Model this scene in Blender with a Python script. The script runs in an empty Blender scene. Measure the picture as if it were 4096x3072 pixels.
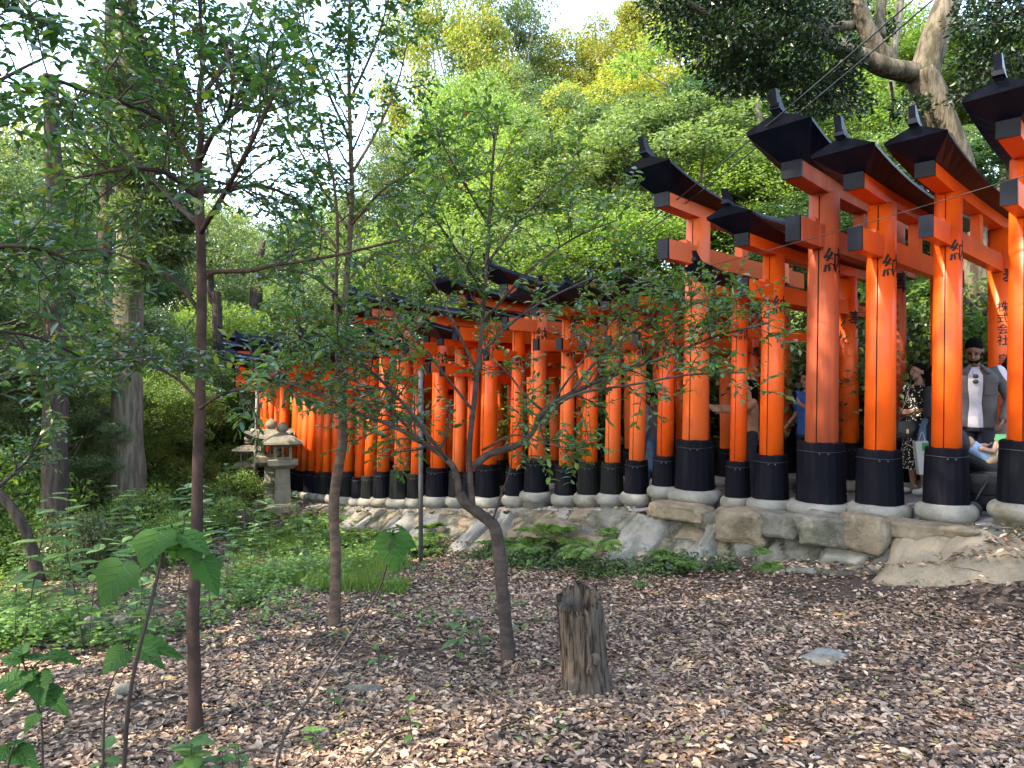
import bpy, bmesh, math, random
import numpy as np
from mathutils import Vector, Matrix, noise as mnoise
R = math.radians
rng = np.random.default_rng(7)
random.seed(7)
sc = bpy.context.scene

# ------------------------------------------------------------------ camera, sky, sun, exposure
CAMZ = 1.6
F = 2950.0                                   # focal length in pixels of a 4096 px wide frame
cam = bpy.data.cameras.new("camera"); camo = bpy.data.objects.new("camera", cam); sc.collection.objects.link(camo)
camo.location = (0, 0, CAMZ); camo.rotation_euler = (R(90), 0, 0)
cam.sensor_width = 36; cam.lens = F / 4096 * 36; cam.clip_end = 2000; cam.clip_start = 0.05
sc.camera = camo
SUN_EL, SUN_AZ = R(48), R(-118)              # azimuth from +Y, clockwise positive
world = bpy.data.worlds.new("World"); sc.world = world; world.use_nodes = True
wn = world.node_tree; wn.nodes.clear()
sky = wn.nodes.new("ShaderNodeTexSky"); sky.sky_type = 'NISHITA'; sky.sun_disc = False
sky.sun_elevation = SUN_EL; sky.sun_rotation = SUN_AZ; sky.air_density = 1.3; sky.dust_density = 1.5; sky.ozone_density = 1.5
bgn = wn.nodes.new("ShaderNodeBackground"); bgn.inputs[1].default_value = 0.15
won = wn.nodes.new("ShaderNodeOutputWorld")
wn.links.new(sky.outputs[0], bgn.inputs[0]); wn.links.new(bgn.outputs[0], won.inputs[0])
sl = bpy.data.lights.new("sun", 'SUN'); sl.energy = 2.0; sl.angle = R(0.5); sl.color = (1.0, 0.93, 0.80)
slo = bpy.data.objects.new("sun", sl); sc.collection.objects.link(slo)
sdir = Vector((math.sin(SUN_AZ) * math.cos(SUN_EL), math.cos(SUN_AZ) * math.cos(SUN_EL), math.sin(SUN_EL)))
slo.rotation_euler = (-sdir).to_track_quat('-Z', 'Y').to_euler(); slo.location = sdir * 60
sc.view_settings.view_transform = 'Standard'; sc.view_settings.look = 'None'
sc.view_settings.gamma = 1.0; sc.view_settings.exposure = 3.08
sc.view_settings.use_white_balance = True; sc.view_settings.white_balance_temperature = 7050; sc.view_settings.white_balance_tint = 10
sc.cycles.max_bounces = 6; sc.cycles.diffuse_bounces = 4; sc.cycles.glossy_bounces = 2
sc.cycles.transmission_bounces = 3; sc.cycles.transparent_max_bounces = 4
sc.cycles.caustics_reflective = False; sc.cycles.caustics_refractive = False

# ------------------------------------------------------------------ helpers
def P(px, py, Y):
    return np.array([(px - 2048) / F * Y, Y, CAMZ - (py - 1536) / F * Y])
def tag(o, label=None, cat=None, group=None, kind=None):
    if label: o['label'] = label
    if cat: o['category'] = cat
    if group: o['group'] = group
    if kind: o['kind'] = kind
    return o
def link(o, parent=None):
    sc.collection.objects.link(o)
    if parent is not None: o.parent = parent
    return o
def empty(name, loc=(0, 0, 0), rz=0, label=None, cat=None, group=None):
    o = bpy.data.objects.new(name, None); o.empty_display_size = 0.2
    o.location = loc; o.rotation_euler = (0, 0, rz)
    link(o); return tag(o, label, cat, group)
def copy_tree(o, parent=None):
    kids = list(o.children)
    c = o.copy(); link(c, parent)
    if parent is not None: c.matrix_parent_inverse = o.matrix_parent_inverse
    for k in kids: copy_tree(k, c)
    return c
class MB:
    def __init__(s): s.v = []; s.f = []; s.m = []; s.n = 0; s.sm = []
    def add(s, v, f, mi=0, smooth=True):
        v = np.asarray(v, float).reshape(-1, 3)
        s.v.append(v)
        s.f += [tuple(i + s.n for i in q) for q in f]; s.m += [mi] * len(f); s.sm += [smooth] * len(f)
        s.n += len(v); return s
    def mesh(s, name, mats):
        me = bpy.data.meshes.new(name)
        v = np.vstack(s.v) if s.v else np.zeros((0, 3))
        me.from_pydata(v.tolist(), [], s.f)
        me.polygons.foreach_set('material_index', s.m); me.polygons.foreach_set('use_smooth', s.sm)
        for m in (mats if isinstance(mats, (list, tuple)) else [mats]): me.materials.append(m)
        me.update(); return me
    def build(s, name, mats, parent=None):
        return link(bpy.data.objects.new(name, s.mesh(name, mats)), parent)
def np_mesh(name, v, f, mats, mi=None, smooth=True):
    """v (N,3); f (M,k) uniform faces."""
    me = bpy.data.meshes.new(name); k = f.shape[1]
    me.vertices.add(len(v)); me.vertices.foreach_set('co', v.astype(np.float32).ravel())
    me.loops.add(f.size); me.loops.foreach_set('vertex_index', f.astype(np.int32).ravel())
    me.polygons.add(len(f)); me.polygons.foreach_set('loop_start', np.arange(0, f.size, k, dtype=np.int32))
    try: me.polygons.foreach_set('loop_total', np.full(len(f), k, np.int32))
    except Exception: pass
    me.polygons.foreach_set('use_smooth', np.full(len(f), smooth, bool))
    if mi is not None: me.polygons.foreach_set('material_index', mi.astype(np.int32))
    for m in (mats if isinstance(mats, (list, tuple)) else [mats]): me.materials.append(m)
    me.update(calc_edges=True); me.validate(); return me
def obj(name, me, parent=None): return link(bpy.data.objects.new(name, me), parent)
def box(c, s, rz=0.0):
    c = np.array(c, float); h = np.array(s, float) / 2
    v = np.array([[x, y, z] for z in (-1, 1) for y in (-1, 1) for x in (-1, 1)]) * h
    a = np.array([[math.cos(rz), -math.sin(rz), 0], [math.sin(rz), math.cos(rz), 0], [0, 0, 1]])
    return v @ a.T + c, [(0, 2, 3, 1), (4, 5, 7, 6), (0, 1, 5, 4), (2, 6, 7, 3), (0, 4, 6, 2), (1, 3, 7, 5)]
def tube(pts, rad, n=8, cap=True, squash=1.0):
    pts = np.asarray(pts, float); m = len(pts); rad = np.broadcast_to(np.asarray(rad, float), (m,))
    d = np.gradient(pts, axis=0); d /= np.linalg.norm(d, axis=1)[:, None] + 1e-9
    up = np.array([0, 0, 1.0]) if abs(d[0][2]) < .9 else np.array([1.0, 0, 0])
    x = np.cross(up, d[0]); x /= np.linalg.norm(x); V = []
    an = np.linspace(0, 2 * math.pi, n, endpoint=False)
    for i in range(m):
        x = x - d[i] * (x @ d[i]); x /= np.linalg.norm(x) + 1e-9; y = np.cross(d[i], x)
        V.append(pts[i] + rad[i] * (np.cos(an)[:, None] * x + squash * np.sin(an)[:, None] * y))
    V = np.vstack(V); Fc = []
    for i in range(m - 1):
        for j in range(n):
            a = i * n + j; b = i * n + (j + 1) % n
            Fc.append((a, b, b + n, a + n))
    if cap: Fc.append(tuple(range(n))[::-1]); Fc.append(tuple(range((m - 1) * n, m * n)))
    return V, Fc
def lathe(prof, n=24, c=(0, 0, 0)):
    prof = np.asarray(prof, float); m = len(prof); an = np.linspace(0, 2 * math.pi, n, endpoint=False)
    V = np.zeros((m, n, 3)); V[:, :, 0] = prof[:, 0:1] * np.cos(an); V[:, :, 1] = prof[:, 0:1] * np.sin(an); V[:, :, 2] = prof[:, 1:2]
    Fc = [(i * n + j, i * n + (j + 1) % n, (i + 1) * n + (j + 1) % n, (i + 1) * n + j) for i in range(m - 1) for j in range(n)]
    Fc.append(tuple(range(n))[::-1]); Fc.append(tuple(range((m - 1) * n, m * n)))
    return V.reshape(-1, 3) + np.array(c), Fc
def ellipsoid(c, r, n=12, m=9):
    ph = np.linspace(0, math.pi, m + 1)[1:-1]
    prof = [(math.sin(p), -math.cos(p)) for p in ph]
    V, Fc = lathe(prof, n); return V * np.array(r) + np.array(c), Fc
def smooth_pts(pts, k=4):
    """Catmull-Rom through pts (M,d)."""
    p = np.asarray(pts, float); q = np.vstack([2 * p[0] - p[1], p, 2 * p[-1] - p[-2]]); out = []
    for i in range(1, len(q) - 2):
        for t in np.linspace(0, 1, k, endpoint=False):
            a, b, c, d = q[i - 1], q[i], q[i + 1], q[i + 2]
            out.append(.5 * ((2 * b) + (c - a) * t + (2 * a - 5 * b + 4 * c - d) * t * t + (3 * b - a - 3 * c + d) * t ** 3))
    out.append(p[-1]); return np.array(out)
def sstep(a, b, x): t = np.clip((np.asarray(x, float) - a) / (b - a), 0, 1); return t * t * (3 - 2 * t)
# value noise, vectorised
_T = rng.random((64, 64, 64)).astype(np.float32)
def vnoise(x, y, z=0.0):
    x, y, z = np.broadcast_arrays(np.asarray(x, float), np.asarray(y, float), np.asarray(z, float))
    xi, yi, zi = np.floor(x).astype(int), np.floor(y).astype(int), np.floor(z).astype(int)
    u, v, w = x - xi, y - yi, z - zi; u = u * u * (3 - 2 * u); v = v * v * (3 - 2 * v); w = w * w * (3 - 2 * w)
    def g(a, b, c): return _T[(xi + a) % 64, (yi + b) % 64, (zi + c) % 64]
    return (((g(0, 0, 0) * (1 - u) + g(1, 0, 0) * u) * (1 - v) + (g(0, 1, 0) * (1 - u) + g(1, 1, 0) * u) * v) * (1 - w)
            + ((g(0, 0, 1) * (1 - u) + g(1, 0, 1) * u) * (1 - v) + (g(0, 1, 1) * (1 - u) + g(1, 1, 1) * u) * v) * w) * 2 - 1
def fbm(x, y, z=0.0, o=4):
    s = 0; a = 1.0; f = 1.0
    for i in range(o): s = s + a * vnoise(np.asarray(x) * f + 17.3 * i, np.asarray(y) * f + 9.1 * i, np.asarray(z) * f); a *= .5; f *= 2.03
    return s

# ------------------------------------------------------------------ materials
def mat(name, color, rough=.6, spec=.5, noise=None, bump=None, metal=0, coat=0):
    """noise: (scale, color2, lo, hi[, stretch xyz]); bump: (scale, strength, distance[, stretch])"""
    m = bpy.data.materials.new(name); m.use_nodes = True; nt = m.node_tree; b = nt.nodes['Principled BSDF']
    b.inputs['Base Color'].default_value = (*color, 1); b.inputs['Roughness'].default_value = rough
    b.inputs['Specular IOR Level'].default_value = spec; b.inputs['Metallic'].default_value = metal
    if coat: b.inputs['Coat Weight'].default_value = coat; b.inputs['Coat Roughness'].default_value = .15
    tc = nt.nodes.new('ShaderNodeTexCoord')
    def coords(st):
        if st is None: return tc.outputs['Object']
        mp = nt.nodes.new('ShaderNodeMapping'); mp.inputs['Scale'].default_value = st
        nt.links.new(tc.outputs['Object'], mp.inputs['Vector']); return mp.outputs[0]
    if noise:
        layers = noise if isinstance(noise, list) else [noise]; prev = None
        for L in layers:
            nz = nt.nodes.new('ShaderNodeTexNoise'); nz.inputs['Scale'].default_value = L[0]; nz.inputs['Detail'].default_value = 6
            nz.inputs['Roughness'].default_value = .65
            nt.links.new(coords(L[4] if len(L) > 4 else None), nz.inputs['Vector'])
            mr = nt.nodes.new('ShaderNodeMapRange'); mr.inputs['From Min'].default_value = L[2]; mr.inputs['From Max'].default_value = L[3]
            nt.links.new(nz.outputs['Fac'], mr.inputs['Value'])
            mx = nt.nodes.new('ShaderNodeMix'); mx.data_type = 'RGBA'
            nt.links.new(mr.outputs[0], mx.inputs['Factor'])
            if prev is None: mx.inputs['A'].default_value = (*color, 1)
            else: nt.links.new(prev, mx.inputs['A'])
            mx.inputs['B'].default_value = (*L[1], 1); prev = mx.outputs['Result']
        nt.links.new(prev, b.inputs['Base Color'])
    if bump:
        nz = nt.nodes.new('ShaderNodeTexNoise'); nz.inputs['Scale'].default_value = bump[0]; nz.inputs['Detail'].default_value = 8
        nz.inputs['Roughness'].default_value = .7
        nt.links.new(coords(bump[3] if len(bump) > 3 else None), nz.inputs['Vector'])
        bp = nt.nodes.new('ShaderNodeBump'); bp.inputs['Strength'].default_value = bump[1]; bp.inputs['Distance'].default_value = bump[2]
        nt.links.new(nz.outputs['Fac'], bp.inputs['Height']); nt.links.new(bp.outputs[0], b.inputs['Normal'])
    return m
def leafmat(name, cols, rough=.45, trans=.35, tcol=None, spec=.4, objvar=0.0):
    """cols: list of (pos, rgb) ramp driven by a random value per leaf."""
    m = bpy.data.materials.new(name); m.use_nodes = True; nt = m.node_tree; b = nt.nodes['Principled BSDF']
    out = nt.nodes['Material Output']
    ge = nt.nodes.new('ShaderNodeNewGeometry'); cr = nt.nodes.new('ShaderNodeValToRGB'); e = cr.color_ramp.elements
    e[0].position, e[0].color = cols[0][0], (*cols[0][1], 1); e[1].position, e[1].color = cols[-1][0], (*cols[-1][1], 1)
    for p, c in cols[1:-1]: x = e.new(p); x.color = (*c, 1)
    nt.links.new(ge.outputs['Random Per Island'], cr.inputs[0]); col = cr.outputs[0]
    if objvar:
        oi = nt.nodes.new('ShaderNodeObjectInfo'); hs = nt.nodes.new('ShaderNodeHueSaturation')
        mr = nt.nodes.new('ShaderNodeMapRange'); mr.inputs['To Min'].default_value = 1 - objvar; mr.inputs['To Max'].default_value = 1 + objvar
        nt.links.new(oi.outputs['Random'], mr.inputs['Value']); nt.links.new(mr.outputs[0], hs.inputs['Value'])
        mr2 = nt.nodes.new('ShaderNodeMapRange'); mr2.inputs['To Min'].default_value = .5 - objvar * .05; mr2.inputs['To Max'].default_value = .5 + objvar * .05
        ml = nt.nodes.new('ShaderNodeMath'); ml.operation = 'FRACT'; m2 = nt.nodes.new('ShaderNodeMath'); m2.operation = 'MULTIPLY'; m2.inputs[1].default_value = 7.13
        nt.links.new(oi.outputs['Random'], m2.inputs[0]); nt.links.new(m2.outputs[0], ml.inputs[0]); nt.links.new(ml.outputs[0], mr2.inputs['Value'])
        nt.links.new(mr2.outputs[0], hs.inputs['Hue']); nt.links.new(col, hs.inputs['Color']); col = hs.outputs[0]
    nt.links.new(col, b.inputs['Base Color']); b.inputs['Roughness'].default_value = rough; b.inputs['Specular IOR Level'].default_value = spec
    if trans > 0:
        tr = nt.nodes.new('ShaderNodeBsdfTranslucent'); mx = nt.nodes.new('ShaderNodeMixShader'); mx.inputs[0].default_value = trans
        mm = nt.nodes.new('ShaderNodeMix'); mm.data_type = 'RGBA'; mm.blend_type = 'MULTIPLY'; mm.inputs['Factor'].default_value = 1
        nt.links.new(col, mm.inputs['A']); mm.inputs['B'].default_value = (*(tcol or (1.9, 2.0, .9)), 1)
        nt.links.new(mm.outputs['Result'], tr.inputs[0]); nt.links.new(b.outputs[0], mx.inputs[1]); nt.links.new(tr.outputs[0], mx.inputs[2])
        nt.links.new(mx.outputs[0], out.inputs['Surface'])
    return m
M = {}
M['verm'] = mat('vermilion_paint', (.74, .094, .007), .40, .32, [(2.2, (.58, .070, .006), .35, .7, (1, 1, .4)), (30, (.76, .14, .02), .62, .8, (1, 1, .12)), (7, (.34, .050, .012), .62, .74, (1, 1, .22)), (55, (.30, .06, .02), .72, .76, (1, 1, .5))], (60, .12, .002, (1, 1, .15)))
M['verm2'] = mat('vermilion_paint_deep', (.66, .078, .006), .42, .3, [(2.5, (.50, .05, .006), .35, .7, (1, 1, .4)), (7, (.32, .040, .012), .60, .74, (1, 1, .22))], (60, .12, .002, (1, 1, .15)))
M['verm_faded'] = mat('vermilion_weathered', (.42, .080, .028), .65, .2, [(14, (.30, .06, .03), .4, .65, (1, 1, .06)), (5, (.55, .17, .10), .55, .8, (1, 1, .2))], (40, .5, .004, (1, 1, .05)))
M['verm_pink'] = mat('vermilion_pinkish', (.68, .115, .022), .5, .25, [(3, (.62, .15, .07), .45, .8, (1, 1, .4)), (8, (.42, .07, .025), .60, .72, (1, 1, .2))], (50, .2, .002, (1, 1, .1)))  # vermilion with random pinkish patches and darker streaks
M['black'] = mat('black_lacquer', (.0022, .0035, .010), .38, .14, (6, (.006, .008, .018), .45, .75), (40, .08, .002))
M['sleeve'] = mat('black_sleeve', (.003, .003, .006), .65, .07, [(12, (.010, .010, .012), .5, .8, (1, 1, .12)), (3, (.010, .014, .008), .6, .85)], (30, .5, .004, (1, 1, .08)))
M['sleeve_old'] = mat('mossy_black_sleeve', (.006, .006, .006), .7, .1, [(10, (.022, .029, .024), .5, .75, (1, 1, .12)), (4, (.030, .040, .015), .52, .8)], (30, .6, .005, (1, 1, .08)))
M['seam'] = mat('seam_dark_joint', (.012, .006, .005), .9, .1)  # dark joint line in the pillar sheath
M['wire'] = mat('wire_band', (.05, .05, .055), .5, .5, metal=.6)
M['ink'] = mat('brush_ink', (.008, .007, .007), .6, .3)
M['conc'] = mat('concrete_collar', (.19, .18, .16), .9, .2, [(4, (.11, .10, .08), .4, .7), (2, (.22, .225, .15), .6, .9), (60, (.25, .24, .215), .5, .9)], (60, .5, .006))
M['conc_w'] = mat('pale_mortar', (.20, .19, .165), .9, .2, [(5, (.10, .095, .075), .4, .65), (1.7, (.15, .115, .07), .45, .75), (14, (.27, .265, .25), .58, .8), (2.6, (.05, .055, .03), .6, .72)], (25, .8, .015))
M['conc_t'] = mat('sandy_mortar', (.235, .19, .13), .95, .15, [(3, (.14, .11, .075), .4, .65), (12, (.30, .25, .18), .55, .8), (2.2, (.07, .07, .04), .6, .75)], (25, .9, .02))
M['rock'] = mat('tan_rock', (.20, .155, .105), .92, .2, [(3, (.11, .09, .062), .4, .65), (9, (.27, .215, .15), .5, .8), (1.5, (.07, .08, .035), .55, .75)], (16, 1.0, .04))
M['rock2'] = mat('grey_rock', (.14, .13, .11), .92, .2, [(3, (.075, .07, .058), .4, .65), (9, (.21, .195, .165), .5, .8), (1.5, (.05, .065, .028), .52, .75)], (16, 1.0, .04))
M['stone'] = mat('lantern_stone', (.17, .15, .11), .95, .15, [(5, (.09, .08, .055), .4, .65), (40, (.25, .23, .185), .5, .8), (3, (.07, .09, .035), .58, .8)], (50, .6, .006))
M['paving'] = mat('grey_paving', (.16, .15, .16), .9, .2, [(30, (.22, .21, .21), .4, .7), (3, (.12, .11, .11), .4, .7)], (60, .4, .004))
def barkmat(name, c1, c2, c3, st=(1, 1, .15), sc_=18, b=.02):
    return mat(name, c1, .92, .15, [(sc_, c2, .42, .58, st), (3, c3, .55, .8)], (sc_, 1.0, b, st))
M['bark_moss'] = barkmat('mossy_ridged_bark', (.15, .125, .09), (.055, .045, .03), (.065, .085, .022), (1, 1, .2), 11, .06)
M['bark_dark'] = barkmat('dark_bark', (.075, .055, .045), (.035, .028, .024), (.08, .08, .05))
M['bark_sap'] = barkmat('smooth_reddish_bark', (.060, .034, .027), (.034, .021, .018), (.065, .055, .038), (1, 1, .8), 10, .004)
M['bark_grey'] = barkmat('furrowed_grey_bark', (.18, .15, .115), (.09, .075, .055), (.15, .16, .07), (1, 1, .12), 16, .04)
M['bark_pale'] = barkmat('pale_ridged_bark', (.22, .19, .145), (.085, .07, .05), (.11, .125, .045), (1, 1, .16), 12, .05)  # paler bark colour for some of the hill trees
M['twig'] = mat('twig', (.055, .038, .032), .8, .2, (8, (.030, .022, .019), .4, .7))
M['bark_tan'] = barkmat('tan_smooth_bark', (.115, .075, .055), (.065, .045, .034), (.11, .10, .07), (1, 1, 2.2), 9, .004)
M['bark_sg'] = barkmat('grey_smooth_bark', (.070, .050, .042), (.038, .028, .024), (.075, .070, .048), (1, 1, 2.0), 9, .004)
M['stump'] = mat('rotting_wood', (.13, .098, .075), .95, .1, [(34, (.025, .018, .014), .46, .60, (1, 1, .10)), (5, (.22, .155, .095), .60, .8, (1, 1, .35)), (3, (.09, .09, .075), .55, .75)], (30, 1.0, .05, (1, 1, .14)))
G = lambda *c: c
M['lf_sap'] = leafmat('glossy_evergreen_leaf', [(0, G(.020, .056, .024)), (.5, G(.034, .084, .028)), (.9, G(.06, .125, .028)), (1, G(.15, .15, .02))], .28, .36, spec=.5)
M['lf_sap_red'] = leafmat('young_evergreen_leaf', [(0, G(.028, .070, .020)), (.6, G(.050, .110, .022)), (.93, G(.11, .16, .026)), (.97, G(.16, .10, .025)), (1, G(.14, .06, .02))], .30, .38, spec=.5)
M['lf_dark'] = leafmat('dark_evergreen_leaf', [(0, G(.018, .042, .018)), (.6, G(.034, .070, .028)), (1, G(.065, .11, .04))], .32, .28, objvar=.3)
M['lf_deep'] = leafmat('deep_green_leaf', [(0, G(.008, .020, .010)), (.6, G(.016, .034, .016)), (1, G(.035, .06, .022))], .34, .14)  # darkest green foliage, for the giant and overhanging trees
M['lf_mid'] = leafmat('green_canopy_leaf', [(0, G(.045, .078, .032)), (.6, G(.080, .122, .052)), (1, G(.13, .17, .075))], .42, .36, objvar=.28)
M['lf_bright'] = leafmat('fresh_maple_leaf', [(0, G(.06, .12, .024)), (.6, G(.11, .175, .040)), (1, G(.19, .235, .065))], .5, .42, objvar=.2)
M['lf_yellow'] = leafmat('yellowing_canopy_leaf', [(0, G(.08, .12, .022)), (.5, G(.16, .19, .035)), (.85, G(.26, .24, .05)), (1, G(.30, .19, .06))], .5, .40, objvar=.2)
M['lf_cover'] = leafmat('ground_cover_leaf', [(0, G(.04, .095, .020)), (.6, G(.085, .165, .035)), (1, G(.16, .24, .06))], .5, .35)
M['lf_fern'] = leafmat('fern_frond', [(0, G(.045, .10, .020)), (.6, G(.08, .15, .028)), (1, G(.18, .23, .05))], .5, .35)
M['lf_big'] = leafmat('broad_soft_leaf', [(0, G(.010, .038, .009)), (.5, G(.016, .056, .012)), (1, G(.042, .10, .017))], .6, .36, tcol=(1.7, 1.9, .6), spec=.08)
M['litter'] = leafmat('dead_leaf', [(0, G(.028, .018, .013)), (.26, G(.090, .053, .036)), (.50, G(.195, .120, .078)), (.8, G(.31, .208, .140)), (.965, G(.44, .32, .225)), (.975, G(.30, .075, .035)), (.985, G(.28, .24, .05)), (1, G(.10, .16, .04))], .55, .0, spec=.35)
M['metal'] = mat('galvanised_pole', (.09, .09, .09), .6, .4, (5, (.055, .055, .05), .4, .7), metal=.2)
M['cable'] = mat('black_cable', (.015, .015, .016), .5, .4)

# ------------------------------------------------------------------ gate row: path geometry
DS = 0.05
_t = np.arange(-6, 34, DS)
_head = np.where(_t < 11.3, R(46), R(46) - (R(46) - R(19)) * sstep(11.3, 15.5, _t))
_dx, _dy = -np.sin(_head), np.cos(_head)
i0 = int(np.argmin(abs(_t)))
NX = np.cumsum(_dx) * DS; NY = np.cumsum(_dy) * DS
NX += 4.12 - NX[i0]; NY += 7.0 - NY[i0]
def near(t):
    x = np.interp(t, _t, NX); y = np.interp(t, _t, NY); h = np.interp(t, _t, _head); return x, y, h
def capz(t):      # world z of the foot of the black sleeves
    return CAMZ + np.interp(t, [-6, 0, 3.5, 5.2, 6.1, 8.3, 10, 11.5, 13, 20, 33], [-.66, -1.15, -1.42, -1.62, -1.73, -2.0, -2.15, -2.21, -2.2, -2.17, -2.1])
def pathz(t): return capz(t) - .16
def sdist(x, y):
    """signed distance to the near line (+ = beyond it, on the path's side) and its parameter"""
    x = np.asarray(x, float).ravel(); y = np.asarray(y, float).ravel()
    st = slice(None, None, 6); ax, ay, at, ah = NX[st], NY[st], _t[st], _head[st]
    D = np.empty(len(x)); T = np.empty(len(x))
    for k in range(0, len(x), 20000):
        dx = x[k:k + 20000, None] - ax; dy = y[k:k + 20000, None] - ay
        i = np.argmin(dx * dx + dy * dy, axis=1); r = np.arange(len(i)); hh = ah[i]
        a = dx[r, i] * -np.sin(hh) + dy[r, i] * np.cos(hh)
        D[k:k + 20000] = dx[r, i] * np.cos(hh) + dy[r, i] * np.sin(hh); T[k:k + 20000] = at[i] + a
        far_ = (i == 0) | (i == len(ax) - 1)
        D[k:k + 20000] = np.where(far_, np.sign(D[k:k + 20000]) * np.maximum(abs(D[k:k + 20000]), 0), D[k:k + 20000])
    return D, T
def lowland(x, y):
    ye = np.where(y < 12, y, 12 + (y - 12) * .22); ye = np.where(y > 36, 12 + 24 * .22 + (36 - y) * 0.9 * sstep(36, 50, y), ye)
    z = .15 - .085 * ye + .04 * np.clip(x, -9, 6)
    z = z + .38 * sstep(2.9, 4.6, x) * sstep(4.2, 6.4, y)
    z = z + .32 * np.exp(-((x + 4.5) ** 2 + (y - 14.4) ** 2) / 2.6)
    e_ = (x - 4.12) * .695 + (y - 7.0) * .72; z = z + .12 * sstep(-2.2, -.7, e_) * sstep(-1.5, 1.0, x)
    z = z + .05 * fbm(x * .5, y * .5, 0, 3) + .012 * fbm(x * 3, y * 3, 3, 2)
    return z
def ground(x, y):
    shp = np.shape(x); xf = np.asarray(x, float).ravel(); yf = np.asarray(y, float).ravel()
    d, t = sdist(xf, yf); lo = lowland(xf, yf); pz = pathz(t)
    w = sstep(-.50, -.20, d)
    z = lo * (1 - w) + (pz - .02) * w
    hill = .50 * np.clip(d - 3.4, 0, 60) * sstep(3.2, 5, d)
    hill = hill - .30 * np.clip(d - 18, 0, 60)
    z = z + np.where(d > 0, hill + .35 * sstep(3.1, 3.6, d) * (1 + .3 * vnoise(xf, yf)), 0)
    return z.reshape(shp)
def gz(x, y): return float(ground(np.array([x]), np.array([y]))[0])

# terrain sheet
gx = np.concatenate([np.linspace(-160, -22, 24), np.arange(-21, -8, .5), np.arange(-8, 7.5, .1), np.arange(7.5, 20, .5), np.linspace(20.5, 160, 24)])
gy = np.concatenate([np.linspace(-60, -4, 14), np.arange(-3.5, 1, .5), np.arange(1, 16, .1), np.arange(16, 42, .5), np.linspace(43, 220, 30)])
GX, GY = np.meshgrid(gx, gy); GZ = ground(GX, GY)
nv = len(gx); idx = np.arange(nv * len(gy)).reshape(len(gy), nv)
fa = np.stack([idx[:-1, :-1].ravel(), idx[:-1, 1:].ravel(), idx[1:, 1:].ravel(), idx[1:, :-1].ravel()], 1)
def ground_material():
    m = bpy.data.materials.new('forest_soil'); m.use_nodes = True; nt = m.node_tree; b = nt.nodes['Principled BSDF']; N = nt.nodes.new; L = nt.links.new
    tc = N('ShaderNodeTexCoord'); vo = N('ShaderNodeTexVoronoi'); vo.inputs['Scale'].default_value = 26; L(tc.outputs['Object'], vo.inputs['Vector'])
    cr = N('ShaderNodeValToRGB'); e = cr.color_ramp.elements; e[0].color = (.012, .009, .007, 1); e[1].color = (.14, .095, .066, 1); e[1].position = .9
    x = e.new(.45); x.color = (.045, .031, .023, 1)
    sp = N('ShaderNodeSeparateColor'); L(vo.outputs['Color'], sp.inputs[0]); L(sp.outputs[0], cr.inputs[0])
    nz = N('ShaderNodeTexNoise'); nz.inputs['Scale'].default_value = 1.2; nz.inputs['Detail'].default_value = 6; L(tc.outputs['Object'], nz.inputs['Vector'])
    mr = N('ShaderNodeMapRange'); mr.inputs['From Min'].default_value = .42; mr.inputs['From Max'].default_value = .62; L(nz.outputs['Fac'], mr.inputs['Value'])
    mx = N('ShaderNodeMix'); mx.data_type = 'RGBA'; L(mr.outputs[0], mx.inputs['Factor']); L(cr.outputs[0], mx.inputs['A']); mx.inputs['B'].default_value = (.050, .038, .030, 1)
    L(mx.outputs['Result'], b.inputs['Base Color']); b.inputs['Roughness'].default_value = .95; b.inputs['Specular IOR Level'].default_value = .1
    n2 = N('ShaderNodeTexNoise'); n2.inputs['Scale'].default_value = 30; n2.inputs['Detail'].default_value = 6; L(tc.outputs['Object'], n2.inputs['Vector'])
    bp = N('ShaderNodeBump'); bp.inputs['Strength'].default_value = .9; bp.inputs['Distance'].default_value = .02; L(n2.outputs['Fac'], bp.inputs['Height']); L(bp.outputs[0], b.inputs['Normal'])
    return m
M['soil'] = ground_material()
g = obj('ground', np_mesh('ground', np.stack([GX.ravel(), GY.ravel(), GZ.ravel()], 1), fa, M['soil'])); tag(g, kind='structure')
# paved path under the gates
ts = np.arange(-5.5, 33.5, .25); mb = MB(); rows = []
for d in (-.24, .2, 1.2, 2.2, 3.1):
    x, y, h = near(ts); rows.append(np.stack([x + d * np.cos(h), y + d * np.sin(h), pathz(ts) + .012 + .01 * (d == 1.2)], 1))
rows.append(rows[-1] - [0, 0, .25]); rows.insert(0, rows[0] - [0, 0, .12])
V = np.stack(rows, 1); k = V.shape[1]; ii = np.arange(V.shape[0] * k).reshape(-1, k)
fa = np.stack([ii[:-1, :-1].ravel(), ii[:-1, 1:].ravel(), ii[1:, 1:].ravel(), ii[1:, :-1].ravel()], 1)[:, ::-1]
tag(obj('path', np_mesh('path', V.reshape(-1, 3), fa, M['paving'])), kind='structure')

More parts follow.
